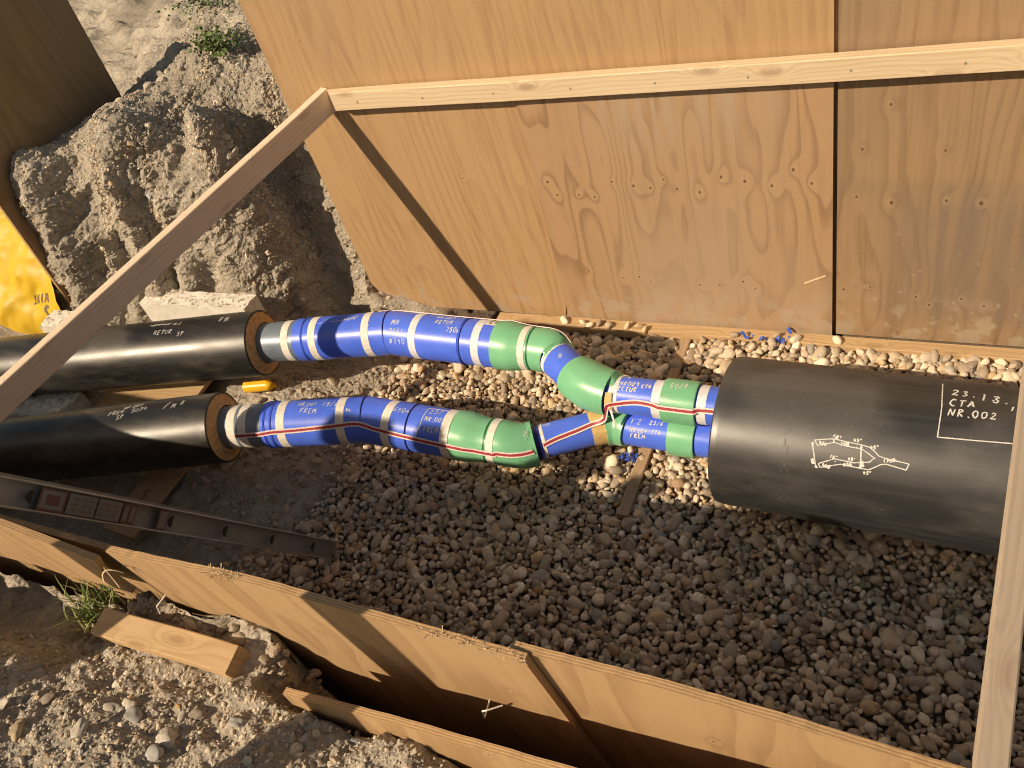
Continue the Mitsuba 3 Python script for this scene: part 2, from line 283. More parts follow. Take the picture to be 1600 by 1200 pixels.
scene['m_alu'] = princ(proc(alu_tex), .42, metallic=.55, specular=.5)
scene['m_hole'] = princ((.02, .018, .015), .8)
scene['m_sticker_grey'] = princ((.18, .172, .165), .6)
scene['m_sticker_red'] = princ((.14, .06, .05), .6)
def bag_tex(p, n, uv): return mix((.55, .35, .012), (.66, .45, .035), fbm(p.x * 9, p.y * 9, p.z * 9, 3))
scene['m_yellow_bag'] = princ(proc(bag_tex), .5, specular=.35)
scene['m_yellow'] = princ((.80, .46, .02), .35)
scene['m_stalk'] = princ((.13, .14, .05), .7)
scene['m_rust'] = princ((.26, .09, .03), .7)
def eps_tex(p, n, uv):
    a = fbm(p.x * 45, p.y * 45, p.z * 45, 3); d = smoothstep(.62, .72, noise(p.x * 90, p.y * 90, p.z * 90)) * smoothstep(.5, .9, n.z)
    return mix(mix((.60, .55, .47), (.80, .77, .70), a), (.28, .22, .16), d * .8)
scene['m_white_block'] = princ(proc(eps_tex), .85, specular=.2)
scene['m_grass'] = tw({'type': 'principled', 'base_color': {'type': 'mesh_attribute', 'name': 'vertex_color'}, 'roughness': .55, 'specular': .3})
scene['m_blue_scrap'] = princ((.05, .13, .60), .35)
scene['m_orange'] = princ((.55, .27, .05), .6)
scene['m_screw'] = princ((.26, .22, .17), .5)
scene['m_nail'] = princ((.75, .72, .66), .4)

# ------------------------------------------------------------------ ground
BANK = [(-4.26, 2.39, 1.17), (-4.26, 2.6, 1.2), (-4.21, 2.78, 1.17), (-4.1, 3.03, 1.17), (-3.96, 3.24, 1.2), (-4.06, 3.52, 1.25), (-4.17, 2.24, .8), (-4.23, 2.2, .38), (-4.21, 2.22, .6), (-3.9, 2.35, 1.08), (-3.66, 2.54, 1.1), (-3.92, 2.62, 1.14), (-3.66, 2.42, .98), (-3.69, 2.36, .85), (-3.78, 2.38, .68),
        (-3.91, 2.36, .48), (-3.95, 2.30, .35), (-3.37, 2.71, 1.02), (-3.52, 2.58, 1.02), (-3.52, 2.46, .86), (-3.52, 2.40, .62), (-3.45, 2.66, 1.06),  (-3.46, 2.88, 1.1), (-3.34, 2.58, .92), (-3.34, 2.51, .8), (-3.36, 2.48, .62), (-3.6, 2.46, .42), (-3.59, 2.43, .26), (-3.8, 2.36, .2), (-3.4, 2.42, .2), (-3.20, 2.57, .78), (-3.13, 2.63, .92), (-3.24, 2.49, .50), (-3.11, 2.74, 1.03), (-3.28, 2.96, 1.12), (-3.14, 3.08, 1.15), (-3.15, 3.24, 1.2), (-3.54, 3.41, 1.3), (-3.41, 3.53, 1.25),
        (-5.2, 4.23, 1.05), (-5.7, 4.5, 1.15), (-4.5, 4.24, 1.2), (-2.3, 1.3, 0), (-2.3, 2.0, 0), (-2.3, 2.5, 0), (-2.5, 1.6, .02), (-2.6, 2.2, .05), (-2.4, 2.75, .04), (-2.7, 2.6, .10), (-2.94, 2.15, .08), (-2.9, 1.7, .08), (-3.1, 2.0, .10), (-3.3, 1.5, .11), (-3.6, 1.4, .13), (-4.2, 1.3, .15), (-3.8, 1.9, .14), (-3.3, 1.0, .05), (-2.8, 1.0, 0), (-4.5, 1.0, .2), (-5.5, 1.0, .3),
        (-3.9, 2.1, .18), (-3.5, 2.2, .16), (-4.3, 1.95, .22), (-4.22, 2.1, .27), (-3.3, 2.3, .13), (-3.12, 2.4, .12), (-3.05, 2.55, .13), (-3.0, 2.7, .17), (-3.05, 2.85, .35), (-3.1, 2.95, .72), (-3.0, 2.95, .58), (-2.85, 2.88, .30), (-2.8, 2.98, .8), (-2.75, 3.08, 1.1), (-2.9, 3.12, 1.15), (-3.2, 3.0, .95), (-3.3, 3.1, 1.1), (-2.5, 2.85, .1), (-2.4, 3.0, .8), (-2.2, 3.1, 1.0),
        (-4.0, 3.75, 1.16), (-4.4, 3.5, 1.09), (-4.3, 3.2, 1.09), (-6, 6, 1.3), (-3, 6, 1.3), (-2.2, 4, 1.2), (-2.5, 3.4, 1.15), (-4.6, 2.25, .42), (-5, 2.5, .75), (-5.5, 2.2, .55), (-5, 3.5, 1.0), (-6.4, 3, .8), (-4.7, 1.9, .3), (-6.5, 1.5, .5), (-4.6, 2.5, .85)]
BK = np.array(BANK); rbf = RBFInterpolator(BK[:, :2], BK[:, 2], kernel='thin_plate_spline', smoothing=.0012)
def gauss(x, y, cx, cy, sx, sy): return np.exp(-((x - cx) / sx) ** 2 - ((y - cy) / sy) ** 2)
def fgz(x, y):
    """the trodden ground in front of the near wall, before its roughness"""
    b = .93 + .13 * sm(.5, -.1, y) + .05 * sm(-1.0, -2.4, x) * sm(.45, .1, y)
    b = b - .09 * sm(-1.75, -2.2, x) * sm(.38, .54, y)
    b = b - .15 * sm(.33, .43, y) * sm(.64, .58, y) * sm(-1.93, -2.05, x) + .16 * gauss(x, y, -2.10, .55, .10, .05)
    gap = sm(.455, .49, y) * sm(-1.42, -1.28, x)
    b = b * (1 - gap) + .45 * gap
    return b + .05 * gauss(x, y, -1.56, .615, .14, .04) + .04 * gauss(x, y, -1.84, .60, .1, .04)
def height(x, y):
    p = np.stack([np.clip(x, -6.5, -2.2), np.clip(y, 1.0, 6)], -1)
    z = np.full(x.shape, 1.1); far = y >= .62
    inpit = far & (x > -2.3) & (y < 2.84); z[inpit] = -.018
    pit_x = far & (x <= -2.2) & (x > -9)
    if pit_x.any(): z[pit_x] = rbf(p[pit_x])
    m = far & (x > -2.3) & (x <= -2.2) & (y < 2.84)
    z = np.where(m, z, z); t = sm(-2.45, -2.25, x)
    z = np.where(pit_x & (y < 2.84), z * (1 - t) - .018 * t, z)
    cap = .02 + .10 * sm(-2.35, -2.75, x) + 3 * sm(-2.74, -2.80, x) + 3 * sm(2.865, 2.90, y)
    z = np.where(pit_x & (y > 1.2), np.minimum(z, cap), z)
    z = np.where(far & (x > -2.2) & (y >= 2.84), -.018 + 1.17 * sm(2.87, 3.05, y), z)
    z = np.where(far & (x > 2.2), 1.1, z); z = np.where(far & (x > 1.9) & (x <= 2.2) & (y < 2.84), -.018 + 1.1 * sm(1.9, 2.2, x), z)
    near = y < .62
    z = np.where(near, fgz(x, y), z); z = np.where(near & (y > .597) & (x > -1.42), np.minimum(z, .4), z)
    return z
def axis(*seg):
    out = [seg[0][0]]
    for a, b, h in seg: n = max(1, round((b - a) / h)); out += list(np.linspace(a, b, n + 1)[1:])
    return np.array(out)
GX = axis((-60, -12, 6), (-12, -6.5, .5), (-6.5, -4.35, .05), (-4.35, -2.2, .0105), (-2.2, -1.0, .012), (-1.0, .4, .03), (.4, 3, .15), (3, 60, 6))
GY = axis((-60, -3, 6), (-3, -.3, .1), (-.3, .64, .0095), (.64, 1.0, .03), (1.0, 2.05, .018), (2.05, 3.35, .0105), (3.35, 5.0, .022), (5, 8, .3), (8, 80, 8))
XX, YY = np.meshgrid(GX, GY, indexing='ij'); ZZ = height(XX, YY)
P3 = np.stack([XX, YY, ZZ], -1)
bankm = sm(-2.5, -2.8, XX) * sm(.9, 1.2, YY); fgm = sm(.635, .60, YY); win = sm(-4.45, -4.33, XX) * sm(-2.45, -2.62, XX) * sm(1.85, 2.0, YY) * sm(4.35, 4.15, YY); rough = np.maximum(bankm * np.where(YY < 2.2, .5, 1), fgm * .55) * sm(-8, -6, XX) * sm(8, 6, YY) * sm(-3, -1, YY)
def lumps(P, seed=0):
    f1 = meshkit.fbm(P * 4.2, 3, 11 + seed) - .5; f2 = np.abs(meshkit.fbm(P * 13, 3, 23 + seed) - .5) * 2; f3 = meshkit.fbm(P * 38, 2, 5 + seed) - .5
    return .16 * f1 + .075 * (f2 - .35) + .045 * f3
steep = np.hypot(np.gradient(ZZ, GX, axis=0), np.gradient(ZZ, GY, axis=1)); kst = 1 / np.sqrt(1 + np.minimum(steep, 6) ** 2 * .12)
rough = rough * (1 - win); hol = bankm * (-.16 * gauss(XX, YY, -3.12, 2.95, .07, .07) - .09 * gauss(XX, YY, -3.86, 2.56, .06, .05) - .34 * gauss(XX, YY, -3.42, 3.60, .13, .11) + .10 * gauss(XX, YY, -3.33, 2.80, .10, .09))
ZZ = ZZ + hol * (.6 + .8 * meshkit.fbm(P3 * 16, 3, 3)); P3 = np.stack([XX, YY, ZZ], -1)
gx_, gy_ = np.gradient(ZZ, GX, axis=0), np.gradient(ZZ, GY, axis=1); slope = np.sqrt(1 + gx_ ** 2 + gy_ ** 2); NN_ = np.stack([-gx_, -gy_, np.ones_like(ZZ)], -1) / slope[..., None]
DZ = rough * lumps(P3) * np.where(fgm > 0, 1.0, 1.15); PD = P3 + NN_ * DZ[..., None]
ZZ = ZZ + DZ * np.minimum(slope, 1.6)
nx, ny = ZZ.shape
i, j = np.meshgrid(np.arange(nx - 1), np.arange(ny - 1), indexing='ij'); a = i * ny + j
q = np.stack([a, a + ny, a + ny + 1, a + 1], -1).reshape(-1, 4)
cx_, cy_ = (GX[:-1] + GX[1:]) / 2, (GY[:-1] + GY[1:]) / 2; keep = ~((cx_[:, None] > -4.40) & (cx_[:, None] < -2.47) & (cy_[None] > 1.88) & (cy_[None] < 4.3)).ravel(); q = q[keep]
obj('ground', (PD.reshape(-1, 3), q), 'm_dirt', kind='structure', smooth=True)
labels['ground'].update(label='sandy excavated ground with a steep bank and a flat pit bottom')
from scipy.interpolate import RegularGridInterpolator
gz = RegularGridInterpolator((GX, GY), ZZ)
def gh(x, y): return float(gz((x, y)))

# the bank: the same heights, resampled evenly along its steep face and broken up along its normals
bxs = np.arange(-4.44, -2.43, .022); bys = np.linspace(1.84, 4.36, 2500); nb_s = 190
HX, HY = np.meshgrid(bxs, bys, indexing='ij'); HZ = gz((HX, HY)); arc = np.concatenate([np.zeros((len(bxs), 1)), np.cumsum(np.hypot(np.diff(HY, axis=1), np.diff(HZ, axis=1)), axis=1)], axis=1)
QY = np.array([np.interp(np.linspace(0, 1, nb_s) * a_[-1], a_, bys) for a_ in arc]); QX = np.repeat(bxs[:, None], nb_s, 1); QZ = gz((QX, np.clip(QY, 1.84, 4.36)))
i, j = np.meshgrid(np.arange(len(bxs) - 1), np.arange(nb_s - 1), indexing='ij'); a = i * nb_s + j; qb = np.stack([a, a + nb_s, a + nb_s + 1, a + nb_s + 1, a + 1, a], -1).reshape(-1, 3)
base = trimesh.Trimesh(np.stack([QX, QY, QZ], -1).reshape(-1, 3), qb, process=False); bv, bf = np.array(base.vertices), np.array(base.faces)
from scipy.spatial import cKDTree
kd = cKDTree(bv); nn = np.array(base.vertex_normals); nn = nn[kd.query(bv, 24)[1]].mean(1)
dv, df = trimesh.remesh.subdivide_to_size(bv, bf, .016); QP, iv = np.unique(np.round(dv, 6), axis=0, return_inverse=True); df = iv.ravel()[df]; df = df[(df[:, 0] != df[:, 1]) & (df[:, 1] != df[:, 2]) & (df[:, 0] != df[:, 2])]
qd, qi = kd.query(QP, 4); wq = 1 / (qd + .004); QN = (nn[qi] * wq[..., None]).sum(1); QN /= np.linalg.norm(QN, axis=1, keepdims=True)
QX, QY, QZ = QP.T; wb = sm(-4.44, -4.33, QX) * sm(-2.43, -2.62, QX) * sm(1.86, 2.0, QY) * sm(4.34, 4.15, QY) * sm(.03, .14, QZ)
def bank_lumps(P):
    w_ = P + .05 * np.stack([meshkit.noise(P * 6 + k * 7) for k in range(3)], -1)
    f1 = meshkit.fbm(w_ * 4.0, 2, 11) - .5; bil = np.abs(meshkit.noise(w_ * 11, 3) - .5) + .5 * np.abs(meshkit.noise(w_ * 23, 4) - .5) + .25 * np.abs(meshkit.noise(w_ * 47, 5) - .5)
    patch = sm(.42, .62, meshkit.fbm(P * 3.1, 2, 31)); f3 = meshkit.fbm(P * 60, 2, 5) - .5
    up = sm(.55, .95, P[:, 2] + .25 * (meshkit.noise(P * 3 + 5) - .5))
    ch = meshkit.noise(w_ * 7.5, 41); step = sm(.46, .54, ch) + .6 * sm(.44, .52, meshkit.noise(w_ * 17, 43))
    return .06 * f1 + .017 * (step - .8) + (.012 + .055 * patch * (.4 + .6 * up)) * (bil - .42) + (.010 + .010 * up) * f3
QD = QP + QN * (wb * bank_lumps(QP))[:, None]
obj('bank', (QD, df), 'm_dirt', kind='structure', smooth=True); labels['bank']['label'] = 'steep lumpy earth bank with stones at the left of the pit'
print('bank', len(QD), len(df))

# ------------------------------------------------------------------ pebbles
ICO1 = trimesh.creation.icosphere(1); ICO0 = trimesh.creation.icosphere(0)
def rocks(xyz, size, cols, ico=ICO1, flat=(.5, .85), rough_=.34, tilt=.5):
    n = len(xyz); v0 = ico.vertices; k = len(v0)
    ax = np.stack([rng.uniform(.95, 1.4, n), rng.uniform(.7, 1.0, n), rng.uniform(*flat, n)], 1) * size[:, None] / 2
    yaw, tx, ty = rng.uniform(0, 6.283, n), rng.normal(0, tilt, n), rng.normal(0, tilt, n)
    off = rng.normal(0, 1, (n, 3)) * 50
    amp = 1 + rough_ * 2 * (meshkit.noise(v0[None] * 1.3 + off[:, None]) - .5)
    V = v0[None] * amp[..., None]
    # squarish, slightly angular stones
    V = np.sign(V) * np.abs(V) ** rng.uniform(.72, 1.0, n)[:, None, None] * ax[:, None]
    def rot(a, i, j):
        R = np.tile(np.eye(3), (n, 1, 1)); c, s = np.cos(a), np.sin(a); R[:, i, i] = c; R[:, j, j] = c; R[:, i, j] = -s; R[:, j, i] = s; return R
    R = rot(yaw, 0, 1) @ rot(tx, 1, 2) @ rot(ty, 0, 2)
    V = np.einsum('nij,nkj->nki', R, V) + xyz[:, None]
    F = ico.faces[None] + (np.arange(n) * k)[:, None, None]
    sh = cols[:, None] * (1 + .16 * (meshkit.noise(v0[None] * 2.2 + off[:, None] + 9) - .5)[..., None])
    return (V.reshape(-1, 3), F.reshape(-1, 3)), sh.reshape(-1, 3)
PAL = np.array([(.48, .42, .34), (.40, .33, .25), (.55, .50, .42), (.30, .25, .20), (.40, .35, .29), (.27, .23, .19), (.44, .34, .22), (.31, .30, .28), (.60, .56, .49), (.34, .24, .16), (.42, .27, .12)])
PWT = np.array([.19, .18, .13, .12, .11, .07, .07, .05, .04, .035, .005]); PWT = PWT / PWT.sum()
def pcol(n): return PAL[rng.choice(len(PAL), n, p=PWT)] * rng.uniform(.85, 1.35, (n, 1)) * (1.14, 1.09, 1.0)
def scatter(x0, x1, y0, y1, h):
    gx, gy = np.meshgrid(np.arange(x0, x1, h), np.arange(y0, y1, h * .866), indexing='ij'); gx = gx + (np.arange(gx.shape[1]) % 2) * h / 2
    p = np.stack([gx.ravel(), gy.ravel()], 1); return p + rng.uniform(-.42, .42, p.shape) * h
def gravel_mask(p):
    edge = -2.52 + .10 * np.sin(p[:, 1] * 5) + .22 * (p[:, 1] < 1.9) * 0 + .18 * sm(1.8, 2.4, p[:, 1]) + .25 * (meshkit.noise(np.c_[p * 7, p[:, :1] * 0]) - .5)
    return (p[:, 0] > edge)
lo = scatter(-2.75, 1.0, .70, 2.74, .027); lo = lo[gravel_mask(lo)]
up = scatter(-2.75, .95, .70, 2.74, .0275); up = up[gravel_mask(up) & (rng.random(len(up)) < .93)]
bat = (np.abs(up[:, 0] + 1.0) < .032) & (up[:, 1] > 1.78) & (rng.random(len(up)) < .90)
up = up[~bat]
zl = -.010 + rng.normal(0, .004, len(lo)); zu = .006 + rng.normal(0, .006, len(up)) + .012 * (meshkit.noise(np.c_[up * 3, up[:, :1] * 0]) - .5)
wallrise = lambda p: .03 * sm(2.45, 2.74, p[:, 1]) * sm(-1.3, -.8, p[:, 0])
XYZ = np.vstack([np.c_[lo, zl + wallrise(lo)], np.c_[up, zu + wallrise(up)]])
near_wall = 1 + .28 * sm(2.2, 2.7, XYZ[:, 1])
SZ = np.concatenate([rng.uniform(.022, .033, len(lo)), np.clip(rng.lognormal(math.log(.0252), .36, len(up)), .013, .06)]) * near_wall
extra = np.array([(-1.60, 2.765, .062), (-1.50, 2.76, .062), (-1.46, 2.75, .06), (-1.42, 2.765, .062), (-1.37, 2.755, .06), (-1.28, 2.76, .06), (-1.22, 2.765, .06), (-1.19, 2.75, .058), (-.78, 2.755, .06), (-.60, 2.77, .06), (-.52, 2.76, .06), (-.35, 2.77, .06)])
XYZ = np.vstack([XYZ, extra]); SZ = np.concatenate([SZ, np.full(len(extra), .04)])
nl = len(lo); pm, pc = rocks(XYZ[nl:], SZ[nl:], pcol(len(XYZ) - nl)); pm0, pc0 = rocks(XYZ[:nl], SZ[:nl], pcol(nl) * .9, ICO0)
pm = (np.vstack([pm[0], pm0[0]]), np.vstack([pm[1], pm0[1] + len(pm[0])])); pc = np.vstack([pc, pc0])
obj('gravel', pm, 'm_pebble', kind='stuff', label='bed of rounded mixed pebbles on the pit bottom', smooth=True, color=pc)
# stones lying in the dirt
def on_ground(xy, sz, sink=.2): return np.array([(x, y, gh(x, y) + s * (.5 - sink) * .5) for (x, y), s in zip(xy, sz)])
fgp = np.array([(-1.72, .31), (-1.68, .33), (-1.5, .37), (-1.38, .38), (-1.52, .29), (-2.05, .27), (-2.01, .22), (-1.92, .27), (-1.64, .31), (-1.9, .18), (-1.71, .23), (-1.19, .37), (-2.06, .34), (-1.51, .25)])
fgs = .85 * np.array([.042, .045, .04, .038, .06, .045, .04, .04, .045, .05, .05, .042, .04, .06])
r2 = np.c_[rng.uniform(-2.3, -.9, 26), rng.uniform(.02, .44, 26)]; big_xy = np.vstack([fgp, r2]); big_s = np.concatenate([fgs, rng.uniform(.015, .026, 26)])
r3 = np.array([(-3.60, 2.62), (-3.4, 2.75), (-3.9, 2.6), (-4.0, 2.9), (-3.55, 2.95), (-3.25, 3.0), (-3.0, 3.05), (-2.95, 2.15), (-2.62, 2.1), (-2.52, 2.3), (-2.7, 2.35), (-3.1, 3.12)]); r3s = np.array([.05, .06, .045, .05, .05, .05, .045, .04, .045, .04, .035, .04])
nfg = len(big_xy); big_xy = np.vstack([big_xy, r3]); big_s = np.concatenate([big_s, r3s])
ICO2 = trimesh.creation.icosphere(2)
for n, (xy, s) in enumerate(zip(big_xy, big_s)):
    pos = np.array([[xy[0], xy[1], gh(*xy) + s * .13]]) if n < nfg else QD.reshape(-1, 3)[rng.choice(wb.size, p=((wb > .5) / (wb > .5).sum()).ravel())][None]; m, _ = rocks(pos, np.array([s]), np.ones((1, 3)), ICO2, flat=(.4, .6), tilt=.25, rough_=.5)
    obj('stone', m, f'm_stone_{(1 if n in (11, 4) else n % 5)}', 'ground', smooth=40)
ns = 9500
sx = np.c_[rng.uniform(-2.5, -.6, ns), rng.uniform(-.1, .47, ns)]; nb = 15000
wgt = (wb > .05) * np.clip(meshkit.fbm(QP * (2.2, 2.2, 5.0), 3, 8) * 4 - 1.4, .1, 1) * (.35 + .65 * sm(.5, .95, QP[:, 2]))
pick = rng.choice(wgt.size, nb, p=(wgt / wgt.sum()).ravel()); sb = QD.reshape(-1, 3)[pick] + rng.uniform(-.004, .004, (nb, 3))
ss = np.clip(rng.lognormal(math.log(.0085), .45, ns + nb), .004, .026); ss[:ns] *= .78
sp = np.vstack([np.c_[sx, gz(sx) + ss[:ns] * .1], sb]); sxy = sp[:, :2]
sm_, sc_ = rocks(sp, ss, np.where((rng.random(len(sp)) < .55)[:, None], np.array((.46, .40, .32)) * rng.uniform(.8, 1.3, (len(sp), 1)), pcol(len(sp))), ICO0, flat=(.5, .8), rough_=.35)
obj('small_stones', sm_, 'm_pebble', 'ground', kind='stuff', color=sc_, smooth=False)
# crumbs of soil spilled onto the pit bottom by the bank
nc = 900; cr = np.c_[rng.uniform(-3.0, -2.3, nc), rng.uniform(1.2, 2.75, nc)]; cs = np.clip(rng.lognormal(math.log(.018), .5, nc), .008, .06)
cr2 = np.c_[rng.uniform(-2.25, -1.33, 700), rng.normal(.555, .035, 700)]; cr2 = cr2[(cr2[:, 1] < .60) & ((cr2[:, 1] > .565) | (cr2[:, 0] < -2.0) | (cr2[:, 0] > -1.44))]; cr = np.vstack([cr, cr2]); cs = np.r_[cs, np.clip(rng.lognormal(math.log(.013), .5, len(cr2)), .006, .035)]
ncl = 520; wcl = (wb > .5) * np.clip(meshkit.fbm(QP * 2.6, 2, 77) * 5 - 2.0, .03, 1); pcl = QD[rng.choice(wb.size, ncl, p=wcl / wcl.sum())]; scl = np.clip(rng.lognormal(math.log(.017), .5, ncl), .008, .06)
km, kc = rocks(pcl, scl, np.tile((.43, .375, .30), (ncl, 1)) * rng.uniform(.8, 1.15, (ncl, 1)), ICO1, rough_=.6)
obj('soil_clods', km, 'm_pebble', 'bank', kind='stuff', color=kc, smooth=False)
cm, cc = rocks(np.c_[cr, gz(cr) + cs * .1], cs, np.tile((.40, .33, .25), (len(cr), 1)) * rng.uniform(.7, 1.15, (len(cr), 1)), ICO1, rough_=.4)
obj('soil_crumbs', cm, 'm_pebble', 'ground', kind='stuff', color=cc, smooth=False)

# ------------------------------------------------------------------ far plywood wall
def slab(poly, y0, y1):
    """upright sheet: polygon (x, z) between y0 (front, towards the viewer) and y1"""
    from shapely.geometry import Polygon
    m = trimesh.creation.extrude_polygon(Polygon(poly), y1 - y0, engine='earcut'); v = m.vertices; return trimesh.Trimesh(np.c_[v[:, 0], v[:, 2] + y0, v[:, 1]], m.faces[:, ::-1], process=False)
def frayed(x0, x1, z, n=24, amp=.003, seed=0):
    xs = np.linspace(x0, x1, n); return [(x, z + amp * (meshkit.noise(np.array([x * 60 + seed, seed, 0.])) - .5)) for x in xs]
W = thing('plywood_wall', 'tall far formwork wall of sunlit plywood sheets behind the pipes', 'plywood wall')
obj('panel', slab([(-2.742, .02), (-1.52, .02), (-1.52, 1.268), (-.382, 1.268), (-.382, 2.46), (-2.742, 2.46)], 2.840, 2.858), 'm_ply_a', W, label='big yellowish fine-grained sheet at the left end')
obj('panel', slab([(-1.604, .03), (-.382, .03), (-.380, 1.262), (-1.577, 1.262)], 2.8235, 2.8395), 'm_ply_b', W, label='lower sheet with a row of knots')
obj('panel', slab([(-.368, .03), (.86, .03), (.86, 2.46), (-.368, 2.46)], 2.8405, 2.8585), 'm_ply_d', W, label='grey weathered sheet with dark stains')
obj('panel', slab([(.868, .03), (2.08, .03), (2.08, 2.46), (.868, 2.46)], 2.842, 2.860), 'm_ply_c', W)
obj('stud', prism(chamfer(.095, .045), (-.375, 2.884, .03), (0, 0, 1), (0, 1, 0), 2.4)[0], 'm_wood_old', W)
obj('splinter', cat([beam((-.49, 2.8215, .318), (-.405, 2.8205, .365), .004, .006)[0], beam((-1.628, 2.836, .03), (-1.61, 2.832, .11), .006, .005)[0]]), 'm_wood_pale', W)
add_beam('wood_beam', (-2.452, 2.8, 1.246), (1.6, 2.8, 1.283), .045, .083, 'm_wood_pale', 'pale horizontal timber nailed along the tall plywood wall', 'timber beam', n=20, wob=.004, cut0=.9)
add_beam('wood_plank', (-1.97, 2.775, .024), (1.6, 2.775, .026), .062, .056, 'm_wood_plank', 'light timber sole plate lying at the foot of the tall plywood wall', 'timber plank', n=12, wob=.004)
for x_ in np.arange(-2.3, .4, .33): obj('screw', tube([(x_, 2.779, 1.252 + .009 * x_ + .012), (x_, 2.7765, 1.252 + .009 * x_ + .012)], [.005, .0045], 10, False, True), 'm_screw', 'wood_beam')
# braces across the pit
add_beam('wood_beam', (-2.492, 2.838, 1.235), (-3.153, .52, .987), .045, .108, 'm_wood_brace', 'long diagonal brace at left, crossing above the two black pipes', 'timber beam', n=14, wob=.004)
add_beam('wood_beam', (.288, 2.775, 1.232), (.138, .45, 1.205), .045, .095, 'm_wood_grey', 'timber brace along the right edge of the photo, crossing over the big black pipe', 'timber beam', n=14, wob=.004)
add_beam('wood_batten', (-1.0, 2.735, .014), (-1.0, 1.75, .006), .048, .03, 'm_wood_old', 'narrow batten half buried in the gravel under the pipe joints', 'timber batten', n=10, wob=.003)

# ------------------------------------------------------------------ near wall (its top leans towards the camera)
LEAN = .0956
def lean(m, y=0.0):
    v = np.array(m.vertices); v[:, 1] += y + .586 + (1.25 - v[:, 2]) * LEAN; return trimesh.Trimesh(v, m.faces, process=False)
NW = thing('plywood_wall', 'low near formwork wall of plywood, its outer face sunlit, in front of the gravel pit', 'plywood wall')
top1 = frayed(-1.80, -.625, 0, 60, .005, 3); zt = lambda x: np.interp(x, [-1.8, -1.73, -1.287, -1.0, -.62], [1.225, 1.233, 1.283, 1.268, 1.25])
obj('panel', lean(slab([(-1.80, .03), (-.60, .03)] + [(x, zt(x) + e) for x, e in top1][::-1], 0, .018)), 'm_ply_near', NW, label='left sheet with a frayed top edge')
top2 = frayed(-.66, .56, 0, 60, .004, 8); zt2 = lambda x: np.interp(x, [-.66, -.36, -.137, 0, .56], [1.240, 1.242, 1.224, 1.205, 1.14])
obj('panel', lean(slab([(-.66, .03), (.56, .03)] + [(x, zt2(x) + e) for x, e in top2][::-1], .0205, .0385)), 'm_ply_near', NW, label='right sheet tucked behind the left one')
obj('panel', lean(slab([(-5.6, .03), (-1.81, .03), (-1.81, 1.14), (-5.6, 1.2)], .03, .048)), 'm_ply_near', NW)
nb0 = [(-5.6, .93), (-3.2, .955), (-2.5, .965), (-2.38, .975), (-2.3, .985), (-2.2, .972), (-2.1, .985), (-2.0, .99), (-1.885, .992)]
obj('panel', lean(slab(nb0 + [(-1.90, 1.10), (-1.845, 1.195), (-2.155, 1.285), (-3.3, 1.275), (-3.6, 1.30), (-3.75, 1.335), (-3.9, 1.38), (-4.1, 1.42), (-4.6, 1.44), (-5.6, 1.46)], -.022, -.004)), 'm_ply_near', NW, label='sheet at the far left with a ragged lower edge behind the grass')
for a, b, h in ((-1.43, -1.32, .012), (-.86, -.62, .011)):
    n = 90; fr = [prism([(-.0008, -.0005), (.0008, -.0005), (0, .0009)], (x, .586 + rng.uniform(0, .012), float(zt(x)) - .003), (rng.normal(0, .7), rng.normal(-.3, .6), rng.uniform(.1, 1)), (0, 1, .1), h * rng.uniform(.5, 1.6))[0] for x in rng.uniform(a, b, n)]
    obj('frayed_fibres', cat(fr), 'm_wood_pale', NW, kind='stuff')
def wire(P, r, **kw): return tube(P, r, 7, True, True, **kw)
obj('bent_nail', wire([(-.82, .625, .90), (-.812, .575, .905), (-.80, .572, .955), (-.79, .575, .958), (-.765, .60, .945)], .0018), 'm_nail', NW)
obj('bent_nail', wire([(-1.748, .60, 1.02), (-1.755, .565, 1.015), (-1.76, .56, .985)], .002), 'm_nail', NW)
obj('wood_shaving', cat([ribbon(np.array([(-1.79 + .03 * math.cos(t) * k, .57 - .01 * t, 1.17 + .04 * math.sin(t) - .01 * t) for t in np.linspace(0, 3.0, 10)]), np.tile((0, -1., .2), (10, 1)), .0035) for k in (1, -.8)]), 'm_wood_pale', NW)
# thin sheet edge in the gap in front
tb = frayed(-1.29, .1, 0, 50, .005, 5); zb = lambda x: np.interp(x, [-1.29, -.916, -.58, -.39, .1], [.966, 1.024, 1.051, 1.075, 1.1])
solo('plywood_board', slab([(-1.29, .4), (.1, .4)] + [(x, zb(x) + e) for x, e in tb][::-1], .470, .488), 'm_ply_near', 'thin plywood board on edge in the gap before the near wall', 'plywood board')
# timber offcut
bm, buv = beam((-1.935, .498, .962), (-1.475, .512, .945), .074, .060, up=(.02, -.16, 1), n=14, wob=.006)
solo('wood_block', bm, 'm_wood_plank', 'short sunlit timber offcut lying on the dirt in the left foreground', 'timber block', uv=buv)

# ------------------------------------------------------------------ pipes
black = lambda n, lab: thing(n, lab, 'pipe')
def casing(k, P, wall=.008, foam=None, inner=None, bev=.004, L1=None):
    p0, p1, r = P; d, v, w, L = frame(p0, p1); p0 = np.asarray(p0); e = np.asarray(p1)
    return tube([p0, e - d * bev, e, e, e - d * .25], [r, r, r - bev, r - wall, r - wall], 96, along=d)
RC = ((-4.95, 1.593, .405), (-2.83, 2.10, .405), .157); FC = ((-4.95, .917, .384), (-2.74, 1.622, .355), .157)
BG = ((-.634, 2.03, .275), (2.1, 1.93, .275), .272)
RB1, RB2 = ((-2.83, 2.10, .405), (-2.18, 2.247, .40), .1), ((-2.18, 2.247, .40), (-1.62, 2.240, .392), .1)
FB1, FB2 = ((-2.74, 1.622, .355), (-2.12, 1.825, .29), .1), ((-2.12, 1.825, .29), (-1.69, 1.836, .26), .1)
RD, RE = ((-1.40, 2.235, .382), (-1.19, 2.085, .366), .076), ((-1.10, 2.066, .36), (-.30, 2.055, .36), .072)
